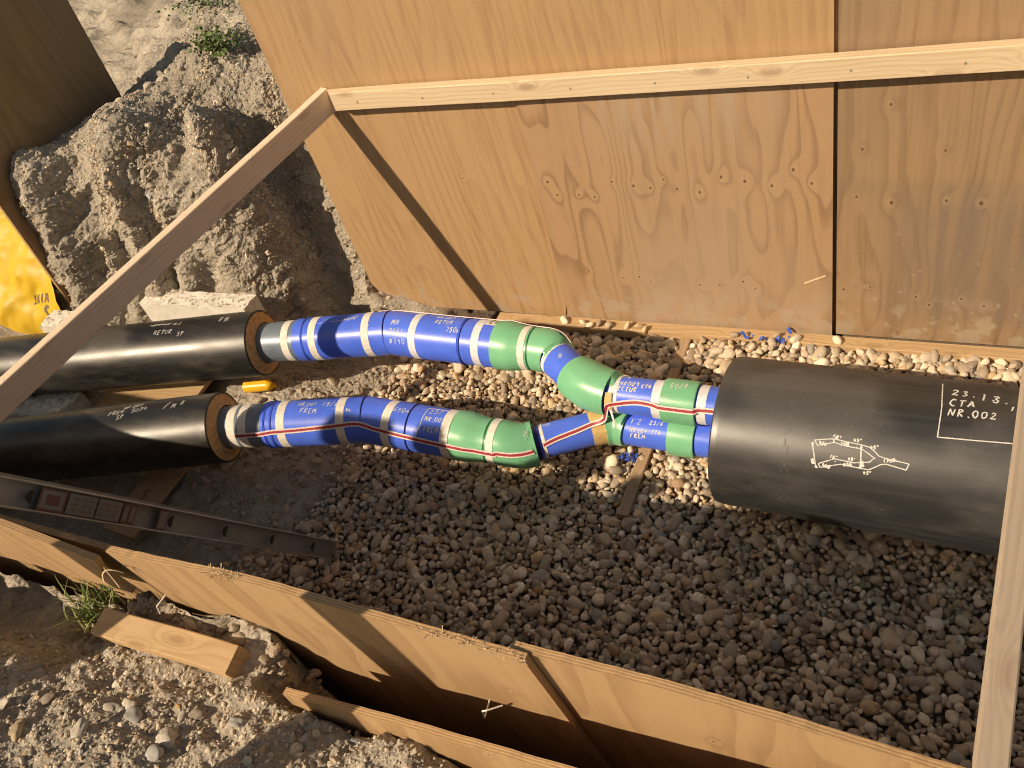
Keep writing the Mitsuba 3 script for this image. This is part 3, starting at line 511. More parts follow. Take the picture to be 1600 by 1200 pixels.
FD, FE = ((-1.40, 1.862, .222), (-1.10, 2.045, .205), .068), ((-1.06, 2.042, .20), (-.30, 2.03, .19), .071)
def annulus(P, r0, r1, back=.012):
    p0, p1, r = P; d, v, w, L = frame(p0, p1); e = np.asarray(p1) - d * .003; n = 12
    rr = np.linspace(r1, r0, n); return tube([e + d * (.018 * (k / (n - 1)) ** 1.5 + .002 * math.sin(k * 1.9)) for k in range(n)], rr, 72, along=d)
kr = thing('black_pipe', 'upper left black insulated pipe with chalk marks and a cut brown foam end', 'pipe')
obj('casing', casing(kr, RC), 'm_pe_black', kr, smooth=35); obj('foam_end', annulus(RC, .098, .150), 'm_foam', kr, smooth=50)
kf = thing('black_pipe', 'lower left black insulated pipe, nearer the camera, half in shade', 'pipe')
obj('casing', casing(kf, FC), 'm_pe_black', kf, smooth=35); obj('foam_end', annulus(FC, .098, .150), 'm_foam', kf, smooth=50)
kb = thing('black_pipe', 'biggest black pipe at right with a chalk sketch of the pipe fork', 'pipe')
p0, p1, r = BG; d, v, w, L = frame(p0, p1); p0 = np.asarray(p0)
obj('casing', tube([p0 + d * .4, p0, p0, p0 + d * .006, p0 + d * .03, p0 + d * L], [r - .014, r - .014, r - .012, r - .004, r, r], 128, along=d), 'm_pe_big', kb, smooth=35)
obj('end_seal', tube([p0 + d * .06, p0 + d * .06], [.02, r - .014], 64, along=d), 'm_hole', kb)

# --- chalk on the black pipes
def cline(P, pts): r = P[2]; return [(s, math.radians(t) * r) for s, t in pts]
r = BG[2]
o = .0
sk = [[(.351, 41.4), (.339, 38.0), (.396, 35.3), (.432, 36.0), (.481, 36.7), (.503, 37.4), (.523, 40.2), (.533, 42.2), (.552, 43.0), (.62, 44.3), (.614, 48.5), (.557, 46.7), (.542, 47.5), (.509, 52.3), (.426, 51.5), (.365, 55.9), (.36, 53.4), (.406, 48.5), (.464, 49.1), (.509, 47.1), (.523, 43.4)],
      [(.351, 41.4), (.398, 37.7), (.434, 38.9), (.482, 39.3), (.5, 41.3), (.523, 44.3)], [(.479, 36.7), (.485, 52.5)], [(.334, 40.5), (.354, 56.5)], [(.396, 35.3), (.398, 37.7)], [(.331, 40.6), (.336, 39.8), (.337, 41.2), (.331, 40.6)], [(.35, 56), (.356, 55.4), (.357, 56.6), (.35, 56)], [(.476, 38.5), (.484, 38.2)], [(.48, 51), (.489, 51.2)], [(.408, 49.8), (.411, 50.4)], [(.464, 38.6), (.467, 39.0)]]
lines = [cline(BG, s) for s in sk]
for t, s, a, h, tl in (('900', .352, 40.4, .010, -.05), ('16o', .390, 34.2, .011, -.25), ('750', .418, 39.4, .010, .15), ('45o', .455, 35.4, .010, .1), ('45o', .506, 38.6, .010, .15), ('1700', .548, 46.0, .010, .25), ('900', .370, 55.2, .010, -.1), ('16o', .39, 48.3, .010, -.1), ('650', .434, 52.3, .010, .12), ('45o', .446, 48.0, .009, .05), ('45o', .494, 55.6, .010, 0), ('500', .335, 51, .007, -1.2), ('500', .482, 47.5, .007, -1.2)):
    lines += text_lines(t, s, a, h, r, tl, jit=.2)
obj('chalk_sketch', chalk_on(BG, lines, .0034), 'm_chalk', kb, label='white chalk sketch of the pipe fork with dimensions')
lines = [cline(BG, [(.678, -24.7), (.686, 4.1), (.686, 24.4), (.779, 23.3), (.878, 21.9), (1.0, 20.6)])]
for t, s, a, h in (('23.', .708, -11.0, .028), ('1.', .786, -9.0, .030), ('3.', .818, -7.6, .032), ('CTA', .705, -.2, .027), ('NR.002', .705, 8.3, .026), ('|', .868, -2, .018)): lines += text_lines(t, s, a, h, r, .06, gap=1.6)
obj('chalk_writing', chalk_on(BG, lines, .0042), 'm_chalk', kb, label='white chalk note reading CTA NR.002 in a frame')
smear = [[(.255 + rng.uniform(-.012, .012), math.radians(a) * r), (.255 + rng.uniform(-.012, .012), math.radians(a + rng.uniform(2, 6)) * r)] for a in rng.uniform(12, 62, 26)]
def film(tint, cov, sc=60):
    def fn(p, n, uv): return mi.Float(cov) * smoothstep(.35, .7, fbm(p.x * sc, p.y * sc, p.z * sc, 3))
    return {'type': 'blendbsdf', 'weight': proc(fn), 'bsdf_0': tw({'type': 'principled', 'base_color': {'type': 'rgb', 'value': [.03, .03, .03]}, 'roughness': .35}), 'bsdf_1': tw({'type': 'diffuse', 'reflectance': {'type': 'rgb', 'value': list(tint)}})}
obj('scuff_marks', chalk_on(BG, smear, .0012), 'm_chalk_dim', kb, kind='stuff')
lines = []
for t, s, a, h in (('RETUR', 1.668, 16, .024), ('SP', 1.805, 23, .022), ('N.2', 1.76, -3, .018), ('8', 2.01, -1, .03), ('=', 2.05, 0, .02)) :
    if t != '=': lines += text_lines(t, s, a, h, .157, 0)
lines += [cline(RC, [(2.045, -8 + k * 3), (2.065, -9 + k * 3)]) for k in range(4)] + [cline(RC, [(1.62 + k * .012, -9 + 2 * math.sin(k * 2)), (1.65 + k * .012, -8 + 2 * math.cos(k))]) for k in range(9)]
obj('chalk_writing', chalk_on(RC, lines, .0036), 'm_chalk_faint', kr)
o = 2.32 - 1.585
lines = []
for t, s, a, h in (('FREM', 1.085 + o, 2, .022), ('SP', 1.135 + o, 12, .022), ('NR.007', 1.15 + o, -10, .018), ('5079', 1.20 + o, 1, .022), ('/', 1.36 + o, 0, .035), ('M', 1.40 + o, 2, .026), ('E', 1.44 + o, -5, .024)): lines += text_lines(t, s, a, h, .157, .1)
obj('chalk_writing', chalk_on(FC, lines, .0038), 'm_chalk_faint', kf)

# --- heating pipe runs
def seg(P, s0, s1): p0, p1, r = P; d, v, w, L = frame(p0, p1); p0 = np.asarray(p0); return p0 + d * s0, p0 + d * s1
def ring(P, s, mat, k, lift=.0035, wd=.007):
    p0, p1, r = P; d, v, w, L = frame(p0, p1); c = np.asarray(p0) + d * s
    obj('weld_bead', tube([c - d * wd, c - d * wd * .4, c, c + d * wd * .4, c + d * wd], [r - .001, r + lift, r + lift * .3, r + lift, r - .001], 48), mat, k, smooth=50)
def curve(C, n=14):
    """round corner through three points by a quadratic curve"""
    a, b, c = map(np.asarray, C); t = np.linspace(0, 1, n)[:, None]; return a * (1 - t) ** 2 + 2 * b * t * (1 - t) + c * t ** 2
kR = thing('heating_pipe', 'upper blue and green plastic pipe run bending down to the big black pipe', 'pipe')
a, b = seg(RB1, -.05, .215); obj('steel_stub', tube([a, b], .094, 64), 'm_steel', kR, smooth=40)
a, b = seg(RB1, .205, .666); obj('pipe_section', tube([a, a, b, np.array(RB2[1]) ], [.094, .1, .1, .1], 72), 'm_blue', kR, smooth=30)
ring(RB1, .255, 'm_blue', kR); ring(RB1, .664, 'm_seam', kR, .003, .005); ring(RB2, .40, 'm_seam', kR, .003, .005); ring(RB2, .395, 'm_blue', kR, .004, .008)
for s in (.145, .289, .556): obj('tape_band', band((RB1[0], RB1[1], .094 if s < .2 else .1), s, s + .036), 'm_tape_cream', kR, smooth=40)
for s, m in ((.146, 'm_tape_lilac'), (.458, 'm_tape_lilac')): obj('tape_band', band(RB2, s, s + .036), m, kR, smooth=40)
E1 = np.array(RB2[1]); dR = unit(np.subtract(*RB2[1::-1])); dd = unit(np.subtract(RD[1], RD[0]))
obj('reducer', tube([E1 - dR * .012, E1 - dR * .012, E1 + dR * .045, E1 + dR * .075, E1 + dR * .10, E1 + dR * .125, E1 + dR * .15], [.1, .1045, .1045, .100, .094, .0905, .0905], 72), 'm_green', kR, smooth=50)
obj('tape_band', tube([E1 + dR * .110, E1 + dR * .110, E1 + dR * .140, E1 + dR * .140], [.09, .0925, .0925, .09], 64), 'm_tape_cream', kR, smooth=40)
e0 = E1 + dR * .15; el = curve((e0 + dR * .006, E1 + dR * .25, np.array(RD[0]) + dd * .01), 16)
obj('weld_bead', tube([e0 - dR * .003, e0 - dR * .002, e0 + dR * .006, e0 + dR * .008], [.088, .092, .092, .088], 64), 'm_seam_green', kR, smooth=40)
rr = np.concatenate([[.091] * 2, np.linspace(.092, .092, 14)]); obj('elbow', tube(np.vstack([el, el[-1:]]), np.append(rr, .0785), 72), 'm_green', kR, smooth=50)
a, b = seg(RD, -.02, .26); obj('pipe_section', tube([a, b], .076, 64), 'm_blue', kR, smooth=40)
obj('tape_band', band(RD, .045, .066), 'm_tape_lilac', kR, smooth=40)
dE = unit(np.subtract(RE[1], RE[0])); g0 = np.array(RD[0]) + dd * .175; el = curve((g0, np.array(RD[0]) + dd * .262, np.array(RE[0]) + dE * .022), 16)
obj('elbow', tube(np.vstack([el[:1], el[:1] + dd * .001, el[1:], el[-1:], el[-1:] - dE * .02]), np.concatenate([[.074, .086], np.linspace(.092, .096, 7), np.linspace(.0965, .0915, 8), [.074, .070]]), 72), 'm_green', kR, smooth=50)
a, b = seg(RE, -.03, .80); obj('pipe_section', tube([a, b], .072, 64), 'm_blue', kR, smooth=40)
a, b = seg(RE, .233, .362); obj('coupling', tube([a, a, a + dE * .004, b - dE * .004, b, b], [.072, .081, .084, .084, .081, .072], 64), 'm_green', kR, smooth=40)
for s in (.030, .198, .368): obj('tape_band', band(RE, s, s + .034), 'm_tape_lilac', kR, smooth=40)
# white label
Ld, Lv, Lw, LL = frame(*RB2[:2]); th = np.linspace(math.radians(-42), math.radians(-6), 10); N = np.cos(th)[:, None] * Lv + np.sin(th)[:, None] * Lw
obj('paper_label', ribbon(np.array(RB2[0]) + Ld * .528 + N * .1, N, .062, .002), 'm_strip_white', kR)
lines = text_lines('E', .512, -14, .03, .1, 0) + text_lines('8', .535, -16, .022, .1, 0)
obj('label_print', chalk_on((RB2[0], RB2[1], .1022), lines, .003), 'm_grey_print', kR)
lines = []
for t, s, a_, h in (('MN', .048, 22, .024), ('3161', .046, 46, .022), ('#190', .05, 72, .024), ('NR.007', .255, -14, .018), ('RETUR', .262, 5, .020), ('750m', .33, 26, .020), ('1', .30, -30, .012)): lines += text_lines(t, s, a_, h, .1, .05)
obj('chalk_writing', chalk_on(RB2, lines), 'm_chalk', kR)
lines = text_lines('15/6', .46, 3, .018, .1, 0) + text_lines('1', .585, 32, .02, .1) + [cline(RB1, [(.33, 5), (.37, 5), (.372, -8)]), cline(RB1, [(.40, 4), (.44, 2), (.5, -2), (.53, -14)])]
obj('chalk_writing', chalk_on(RB1, lines, .002), 'm_chalk', kR)
obj('chalk_writing', chalk_on(RD, text_lines('30', .10, 5, .014, .076, -.9), .0022), 'm_chalk', kR)
lines = text_lines('1.2', .066, -26, .014, .072)
for t, s, a_, h in (('NR009', .066, 12, .018), ('CTA', .152, 13, .015), ('RETUR', .062, 31, .018)): lines += text_lines(t, s, a_, h, .072, .04)
obj('chalk_writing', chalk_on(RE, lines, .0033), 'm_chalk', kR)
obj('chalk_writing', chalk_on((RE[0], RE[1], .084), text_lines('50/8', .262, 8, .020, .084, .12), .0028), 'm_chalk', kR)
kF = thing('heating_pipe', 'lower blue and green pipe run with the red and white strip along it', 'pipe')
a, b = seg(FB1, -.05, .215); obj('steel_stub', tube([a, b], .094, 64), 'm_steel', kF, smooth=40)
a, b = seg(FB1, .205, .656); obj('pipe_section', tube([a, a, b, np.array(FB2[1])], [.094, .1, .1, .1], 72), 'm_blue', kF, smooth=30)
ring(FB1, .222, 'm_blue', kF); ring(FB1, .252, 'm_blue', kF); ring(FB1, .655, 'm_seam', kF, .003, .005); ring(FB2, .235, 'm_seam', kF, .003, .005)
for s, m in ((.048, 'm_tape_cream'), (.10, 'm_tape_cream'), (.278, 'm_tape_cream'), (.543, 'm_tape_cream')): obj('tape_band', band((FB1[0], FB1[1], .094 if s < .2 else .1), s, s + .037), m, kF, smooth=40)
for s in (.118, .393): obj('tape_band', band(FB2, s, s + .038), 'm_tape_cream', kF, smooth=40)
E2 = np.array(FB2[1]); dF = unit(np.subtract(FB2[1], FB2[0])); ddF = unit(np.subtract(FD[1], FD[0]))
obj('reducer', tube([E2 + dF * .004, E2 + dF * .004, E2 + dF * .05, E2 + dF * .08, E2 + dF * .105, E2 + dF * .13, E2 + dF * .15], [.1, .1045, .1045, .100, .094, .0905, .0905], 72), 'm_green', kF, smooth=50)
obj('tape_band', tube([E2 + dF * .162, E2 + dF * .162, E2 + dF * .192, E2 + dF * .192], [.09, .0935, .0935, .09], 64), 'm_tape_cream', kF, smooth=40)
e0 = E2 + dF * .15; el = np.vstack([[e0 + dF * .006, E2 + dF * .18], curve((E2 + dF * .205, np.array([-1.433, 1.8426, .233]), np.array(FD[0]) + ddF * .004), 10), [np.array(FD[0]) + ddF * .02, np.array(FD[0]) + ddF * .034]]); elF = el
obj('weld_bead', tube([e0 - dF * .003, e0 - dF * .002, e0 + dF * .006, e0 + dF * .008], [.088, .092, .092, .088], 64), 'm_seam_green', kF, smooth=40)
obj('elbow', tube(np.vstack([el, el[-1:] + ddF * .0005]), np.append(np.full(len(el), .0915), .066), 72), 'm_green', kF, smooth=50)
a, b = seg(FD, .02, .052); obj('collar', tube([a, a, b, b], [.06, .073, .073, .06], 56), 'm_seam', kF, smooth=40)
a, b = seg(FD, 0, .40); obj('pipe_section', tube([a, b], .068, 64), 'm_blue', kF, smooth=40)
obj('tape_band', band(FD, .062, .075), 'm_tape_cream', kF, smooth=40)
obj('tape_wrap', cat([band(FD, .262 + .011 * q_, .298 + .011 * q_, .0025 + .0012 * q_) for q_ in range(3)]), 'm_tape_tan', kF, label='tan masking tape wrapped round the pipe', smooth=40)
g0 = np.array(FD[0]) + ddF * .318; dFE = unit(np.subtract(FE[1], FE[0])); el = curve((g0, np.array(FD[0]) + ddF * .372, np.array(FE[0]) + dFE * .035), 12)
obj('elbow', tube(np.vstack([el[:1], el, el[-1:]]), np.concatenate([[.066], np.full(6, .081), np.full(6, .083), [.07]]), 64), 'm_green', kF, smooth=50)
a, b = seg(FE, -.02, .76); obj('pipe_section', tube([a, b], .071, 64), 'm_blue', kF, smooth=40)
a, b = seg(FE, .203, .305); obj('coupling', tube([a, a, a + dFE * .004, b - dFE * .004, b, b], [.07, .080, .083, .083, .080, .07], 64), 'm_green', kF, smooth=40)
lines = []
for t, s, a_, h in (('NR.007', .368, -6, .017), ('FREM', .382, 18, .022), ('15/6', .475, 0, .022), ('8m', .588, 20, .014)): lines += text_lines(t, s, a_, h, .1, -.08)
obj('chalk_writing', chalk_on(FB1, lines, .0026), 'm_chalk', kF)
elF_ = None
lines = [cline(FB2, [(.285, 60), (.300, 30), (.304, -24), (.34, -26), (.40, -26)])]
for t, s, a_, h in (('650m', .158, 6, .022), ('23/', .318, -6, .022), ('NR.007', .312, 16, .019), ('FREM', .318, 42, .02)): lines += text_lines(t, s, a_, h, .1, .06)
obj('chalk_writing', chalk_on(FB2, lines, .0026), 'm_chalk', kF)
obj('chalk_writing', chalk_on(FD, text_lines('700', .066, -14, .017, .068, -.1), .0024), 'm_chalk', kF)
lines = []
for t, s, a_, h in (('1.2', .052, 28, .02), ('23/6', .128, 22, .016), ('NR009', .056, 53, .016), ('CTA', .142, 50, .015), ('FREM', .058, 71, .018)): lines += text_lines(t, s, a_, h, .071, .04)
obj('chalk_writing', chalk_on(FE, lines, .0032), 'm_chalk', kF)
# elbow mark -45
ec = el
def strip_on(k, knots, w0=.022, w1=.0105, seg_n=8):
    P = np.array([x[:3] for x in knots]); N = np.array([unit(x[3:]) for x in knots]); t = np.arange(len(P)); tt = np.linspace(0, len(P) - 1, (len(P) - 1) * seg_n + 1)
    from scipy.interpolate import PchipInterpolator
    PP = PchipInterpolator(t, P)(tt); NN = PchipInterpolator(t, N)(tt); NN /= np.linalg.norm(NN, axis=1, keepdims=True)
    obj('strip', ribbon(PP, NN, w0, .0022), 'm_strip_white', k, label='white edging of the red strip', smooth=False)
    obj('strip', ribbon(PP, NN, w1, .0032), 'm_strip_red', k, label='red centre of the strip', smooth=False)
def at(P, s, deg, r=None):
    p0, p1, rr = P; d, v, w, L = frame(p0, p1); n = math.cos(math.radians(deg)) * v + math.sin(math.radians(deg)) * w; return np.concatenate([np.asarray(p0) + d * s + n * ((r or rr) + .002), n])
RDC = ((tuple(E2 + dF * .0)), tuple(E2 + dF * .3), .0915)
fk = [at(FB1, .09, 67, .096), at(FB1, .20, 66, .097), at(FB1, .25, 62), at(FB1, .36, 60), at(FB1, .5, 56), at(FB1, .65, 53), at(FB2, .10, 56), at(FB2, .25, 62), at(FB2, .40, 66, .102), at(RDC, .03, 66, .1045), at(RDC, .07, 68, .101), at(RDC, .12, 70, .092), at(RDC, .2, 70, .094)]
em = len(fk)
for q_ in (2, 5, 8, 11, 12):
    tg = unit(elF[q_ + 1] - elF[q_ - 1]); v_ = unit(np.array([0, 0, 1.]) - tg * tg[2]); w_ = np.cross(tg, v_); a_ = math.radians(69 - .7 * q_); n_ = math.cos(a_) * v_ + math.sin(a_) * w_; fk.append(np.concatenate([elF[q_] + n_ * .0935, n_]))

strip_on(kF, fk)
fk2 = [at(FD, .065, 56), at(FD, .12, 46), at(FD, .2, 38), at(FD, .28, 30, .073)]
up_ = np.concatenate([np.array(FD[0]) + ddF * .335 + np.array([0.012, -.05, .085]), (-.3, -.8, .5)]); 
fk2 += [up_, at(RE, .030, 78, .076), at(RE, .075, 69), at(RE, .15, 58), at(RE, .205, 60, .0745), at(RE, .24, 62, .086), at(RE, .355, 62, .086), at(RE, .38, 58, .0745), at(RE, .48, 56), at(RE, .56, 55)]
strip_on(kR, fk2)
c_ = at(RE, .036, 62, .077); obj('tape_wrap', cat([ribbon(np.array([at(RE, .030 + .004 * q_, a_, .0755)[:3] for a_ in range(40, 96, 6)]), np.array([at(RE, .03, a_)[3:] for a_ in range(40, 96, 6)]), .026, .0015 + .001 * q_) for q_ in range(2)]), 'm_tape_tan', kR, label='tan tape scrap holding the strip')
obj('tape_tail', ribbon(np.array([at(RE, .04, 92, .078)[:3] + np.array([.002 * k, -.003 * k, -.014 * k]) for k in range(6)]), np.tile((-.2, -.9, .35), (6, 1)), np.linspace(.012, .006, 6)), 'm_tape_lilac', kR)
rk = [at(RB1, .60, -52), at(RB2, .05, -46), at(RB2, .2, -44), at(RB2, .35, -43), at(RB2, .55, -43, .102), at((tuple(E1), tuple(E1 + dR * .3), .1), .03, -44, .105), at((tuple(E1), tuple(E1 + dR * .3), .1), .12, -46, .093), at((tuple(E1), tuple(E1 + dR * .3), .1), .20, -48, .09)]
e9 = np.array(RD[0]); rk += [np.concatenate([e9 + np.array([.055, .045, .075]), (.5, .5, .6)]), np.concatenate([e9 + np.array([.098, .02, .045]), (.7, .45, .5)])]
strip_on(kR, rk)
lines = text_lines('-50', 0, 0, .016, .0915, 1.5)
obj('chalk_writing', chalk_on((tuple(E2 + dF * .255), tuple(np.array(FD[0]) + ddF * .03), .0925), [l + np.array([.035, .092 * .62]) for l in lines], .0026), 'm_chalk', kF)

# ------------------------------------------------------------------ things by the left pipes
def rough_block(x0, x1, y0, y1, z0, z1, amp=.012, seed=1, n=26):
    m = trimesh.creation.box(bounds=[[x0, y0, z0], [x1, y1, z1]]); m = m.subdivide_to_size(max(x1 - x0, .2) / n); v = np.array(m.vertices)
    t = (v[:, 2] > z1 - 1e-6)[:, None]; dd = (np.stack([meshkit.fbm(v * 30 + k * 9 + seed, 3) for k in range(3)], 1) - .5) * amp; v = v + dd * np.where(t, 1.6, .5); return trimesh.Trimesh(v, m.faces, process=False)
def rotz(m, ang, c): m = m.copy(); m.apply_transform(trimesh.transformations.rotation_matrix(ang, (0, 0, 1), c)); return m
solo('white_block', rotz(rough_block(-3.74, -3.02, 2.235, 2.345, .10, .475), .02, (-3.4, 2.3, 0)), 'm_white_block', 'long white block with a rough top, behind the upper black pipe', 'block', smooth=30)
solo('white_block', rotz(rough_block(-4.35, -3.90, 1.56, 1.74, .10, .27, .03, 7), .1, (-4.1, 1.65, 0)), 'm_white_block', 'dirty white block between the black pipes near the left edge', 'block', smooth=30)
solo('white_block', rotz(rough_block(-4.36, -4.10, 2.03, 2.16, .2, .44, .012, 5), .1, (-4.25, 2.1, 0)), 'm_white_block', 'small white block corner under the yellow bag', 'block', smooth=30)
add_beam('wood_board', (-3.88, 1.95, .165), (-3.29, 1.99, .150), .46, .022, 'm_wood_plank', 'light board lying across under the two black pipes', 'board')
m, uv = beam((-3.14, 1.12, .13), (-3.14, 1.60, .13), .17, .022, up=(.15, 0, 1)); k5 = thing('wood_board', 'pale shaded board with a 5 written on it, in front of the lower black pipe', 'board')
obj('plank', m, 'm_wood_old', k5, uv=uv)
def flat_text(text, h, width, org, ex, ey, mat, parent, name='writing', **kw):
    ex, ey = unit(ex), unit(ey); n = np.cross(ex, ey); ms = []
    for l in strokes(text, h, **kw):
        l = np.array(l); k = max(len(l), 6); u = np.linspace(0, len(l) - 1, k * 2); l = np.stack([np.interp(u, np.arange(len(l)), l[:, c]) for c in (0, 1)], 1)
        P = np.asarray(org) + l[:, :1] * ex + l[:, 1:] * ey; ms.append(ribbon(P, np.tile(n, (len(P), 1)), width, .001))
    return obj(name, cat(ms), mat, parent)
flat_text('5', .05, .007, (-3.17, 1.30, .1425), (1, 0, .15), (0, 1, 0), 'm_grey_print', k5)
ky = thing('yellow_pipe', 'short yellow pipe stub poking out between the black pipes', 'pipe')
ya, yb = np.array((-3.06, 2.035, .135)), np.array((-2.925, 2.06, .145)); obj('barrel', tube([ya, yb, yb, yb - (yb - ya) * .3], [.030, .030, .026, .026], 40), 'm_yellow', ky, smooth=40)
obj('rusty_plug', tube([yb - (yb - ya) * .12, yb - (yb - ya) * .12], [.0265, .001], 32, along=ya - yb), 'm_rust', ky)
# side panel facing away from the sun, and the bag beyond it
from shapely.geometry import Polygon as Poly_
sp_ = trimesh.creation.extrude_polygon(Poly_([(2.21, .32), (3.21, .32), (3.29, 1.92), (2.96, 1.92), (2.72, 1.68), (2.50, 1.44), (2.30, 1.22), (2.255, 1.16)]), .018, engine='earcut'); v = sp_.vertices; sp_ = trimesh.Trimesh(np.c_[v[:, 2] - 4.318, v[:, 0], v[:, 1]], sp_.faces, process=False)
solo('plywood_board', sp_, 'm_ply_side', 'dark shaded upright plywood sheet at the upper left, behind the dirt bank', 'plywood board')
n1, n2 = 60, 60; U_, V_ = np.meshgrid(np.linspace(0, 1, n1), np.linspace(0, 1, n2), indexing='ij')
BX = -5.55 + 1.226 * U_; BY = 2.04 + .56 * V_ + .08 * np.sin(U_ * 9) * .3; BZ = .34 + .78 * V_ - .10 * V_ ** 2
bp = np.stack([BX, BY, BZ], -1); fold = .075 * (np.abs(meshkit.fbm(np.stack([U_ * 9, V_ * 6, U_ * 0 + 3], -1), 3, 9) - .5) - .1) + .06 * (meshkit.fbm(np.stack([U_ * 5, V_ * 2.2, U_ * 0], -1), 3, 2) - .5) + .028 * np.sin(U_ * 21 + 4 * V_) * sm(.2, 1, V_) + .02 * np.sin(V_ * 17 + 9 * U_) * (1 - V_)
bp = bp + fold[..., None] * np.array([.1, -.8, .55]); bp[..., 1] += .05 * (np.abs(V_ - .5) * 2) ** 6; bp[..., 2] -= .06 * (np.abs(V_ - .5) * 2) ** 6
i, j = np.meshgrid(np.arange(n1 - 1), np.arange(n2 - 1), indexing='ij'); a = i * n2 + j; q = np.stack([a, a + n2, a + n2 + 1, a + 1], -1).reshape(-1, 4)
kbag = thing('yellow_bag', 'yellow plastic bag with dark lettering beyond the upright plywood sheet', 'bag')
obj('sack', (bp.reshape(-1, 3), q), 'm_yellow_bag', kbag, smooth=True)
def bag_pt(u, v):
    f = RegularGridInterpolator((np.linspace(0, 1, n1), np.linspace(0, 1, n2)), bp); return f(np.stack([np.clip(u, .001, .999), np.clip(v, .001, .999)], -1))
def bag_text(text, u0, v0, hu, rot, width, mat, slant=0, name='lettering'):
    ms = []
    for l in strokes(text, 1.0, .05, 1.1):
        t = np.linspace(0, len(l) - 1, len(l) * 5); l = np.stack([np.interp(t, np.arange(len(l)), l[:, c]) for c in (0, 1)], 1)
        c, s = math.cos(rot), math.sin(rot); x = l[:, 0] + slant * l[:, 1]; uu = u0 + hu * (x * c - l[:, 1] * s) / 1.15; vv = v0 + hu * (x * s + l[:, 1] * c) / .8
        uu, vv = np.clip(uu, .03, .97), np.clip(vv, .03, .97); P = bag_pt(uu, vv); e = .01; N = np.cross(bag_pt(uu + e, vv) - bag_pt(uu - e, vv), bag_pt(uu, vv + e) - bag_pt(uu, vv - e)); N /= np.linalg.norm(N, axis=1, keepdims=True)
        ms.append(ribbon(P, N, width, .002))
    obj(name, cat(ms), mat, kbag)
bag_text('WINT', .945, .24, .042, math.pi + .12, .008, 'm_grey_print', .25)
bag_text('S', .875, .07, .065, .05, .016, 'm_grey_print', .3)
bag_text('1.', .925, .075, .045, .05, .014, 'm_grey_print', .3)
bag_text('o', .86, .84, .06, -.4, .02, 'm_grey_print')
# ------------------------------------------------------------------ ladder
KL = thing('ladder', 'shaded grey aluminium ladder leaning out of the pit at lower left', 'ladder')
LA, LD = np.array((-2.1, 1.318, .045)), unit((0, -.71, 1.33)); LU = unit(np.cross((1., 0, 0), LD)); LU = LU if LU[1] > 0 else -LU   # across the rail's depth
def rail(x0, outward):
    w, t, f = .078, .003, .024; sgn = outward
    sec = [(-w / 2, 0), (w / 2, 0), (w / 2, -sgn * f), (w / 2 - t, -sgn * f), (w / 2 - t, -sgn * t), (-w / 2 + t, -sgn * t), (-w / 2 + t, -sgn * f), (-w / 2, -sgn * f)]
    from shapely.geometry import Polygon
    m = trimesh.creation.extrude_polygon(Polygon(sec), 1.56, engine='earcut'); v = m.vertices
    V = np.array((x0, LA[1], LA[2])) + np.outer(v[:, 2] - .02, LD) + np.outer(v[:, 0], LU) + np.outer(v[:, 1], (1, 0, 0)); m2 = trimesh.Trimesh(V, m.faces, process=False); m2.fix_normals(); return m2
obj('rail', rail(-2.1 - .024, -1), 'm_alu', KL); obj('rail', rail(-2.5 + .024, 1), 'm_alu', KL)
for lip in (-.036, .036): obj('rail_lip', beam(np.array((-2.098, LA[1], LA[2])) + LU * lip, np.array((-2.098, LA[1], LA[2])) + LU * lip + LD * 1.53, .008, .006, up=LU, c=.002)[0], 'm_alu', KL)
def dshape(c, sz, x):
    t = np.linspace(0, math.pi, 10); pts = [(-sz * .9, -sz)] + [(sz * (1.1 * math.sin(q_) - .9), -sz * math.cos(q_)) for q_ in t[1:-1]] + [(-sz * .9, sz)]
    V = [np.array((x, 0, 0)) + c + a_ * LD + b_ * LU for a_, b_ in pts]; V = [np.mean(V, 0)] + V; n = len(V) - 1
    return V, [(0, k + 1, (k + 1) % n + 1) for k in range(n)]
for k in range(6):
    s = .17 + .25 * k; c = np.array((0, LA[1], LA[2])) + LD * s
    obj('rung', tube([c + np.array((-2.47, 0, 0)), c + np.array((-2.128, 0, 0))], .015, 16), 'm_alu', KL, smooth=40)
    V, F = dshape(c, .019, -2.0985); V = np.array(V); F = np.array(F)
    obj('rung_socket', trimesh.Trimesh(np.vstack([V, V + (-.001, 0, 0)]), np.vstack([F, F[:, ::-1] + len(V)]), process=False), 'm_hole', KL)
def plate(s0, s1, b0, b1, mat, name, x=-2.0975):
    c = np.array((x, LA[1], LA[2])); V = [c + LD * s + LU * b for s, b in ((s0, b0), (s1, b0), (s1, b1), (s0, b1))]; V = np.array(V); F = np.array([(0, 1, 2), (0, 2, 3)])
    return obj(name, trimesh.Trimesh(np.vstack([V, V - (.001, 0, 0)]), np.vstack([F, F[:, ::-1] + 4]), process=False), mat, KL)
for s0, s1, b0, b1, m, x in ((1.30, 1.385, -.031, .031, 'm_sticker_red', 0), (1.308, 1.378, -.025, .025, 'm_sticker_grey', .0006), (1.322, 1.364, -.014, .014, 'm_sticker_red', .0012), (1.20, 1.295, -.029, .029, 'm_sticker_grey', 0), (1.11, 1.195, -.029, .029, 'm_sticker_grey', 0), (1.055, 1.105, -.031, .031, 'm_sticker_red', 0), (1.06, 1.075, -.022, .022, 'm_sticker_grey', .0006), (1.085, 1.10, -.022, .022, 'm_sticker_grey', .0006), (.925, .965, -.031, .031, 'm_sticker_red', 0), (.929, .961, -.026, .026, 'm_sticker_grey', .0006)): plate(s0, s1, b0, b1, m, 'sticker', -2.0975 + x)
for s in (1.21, 1.235, 1.262, 1.125, 1.15, 1.172):
    for b in (-.016, .0, .015): plate(s, s + .016, b - .003, b + .003, 'm_grey_print', 'sticker_print', -2.0968)
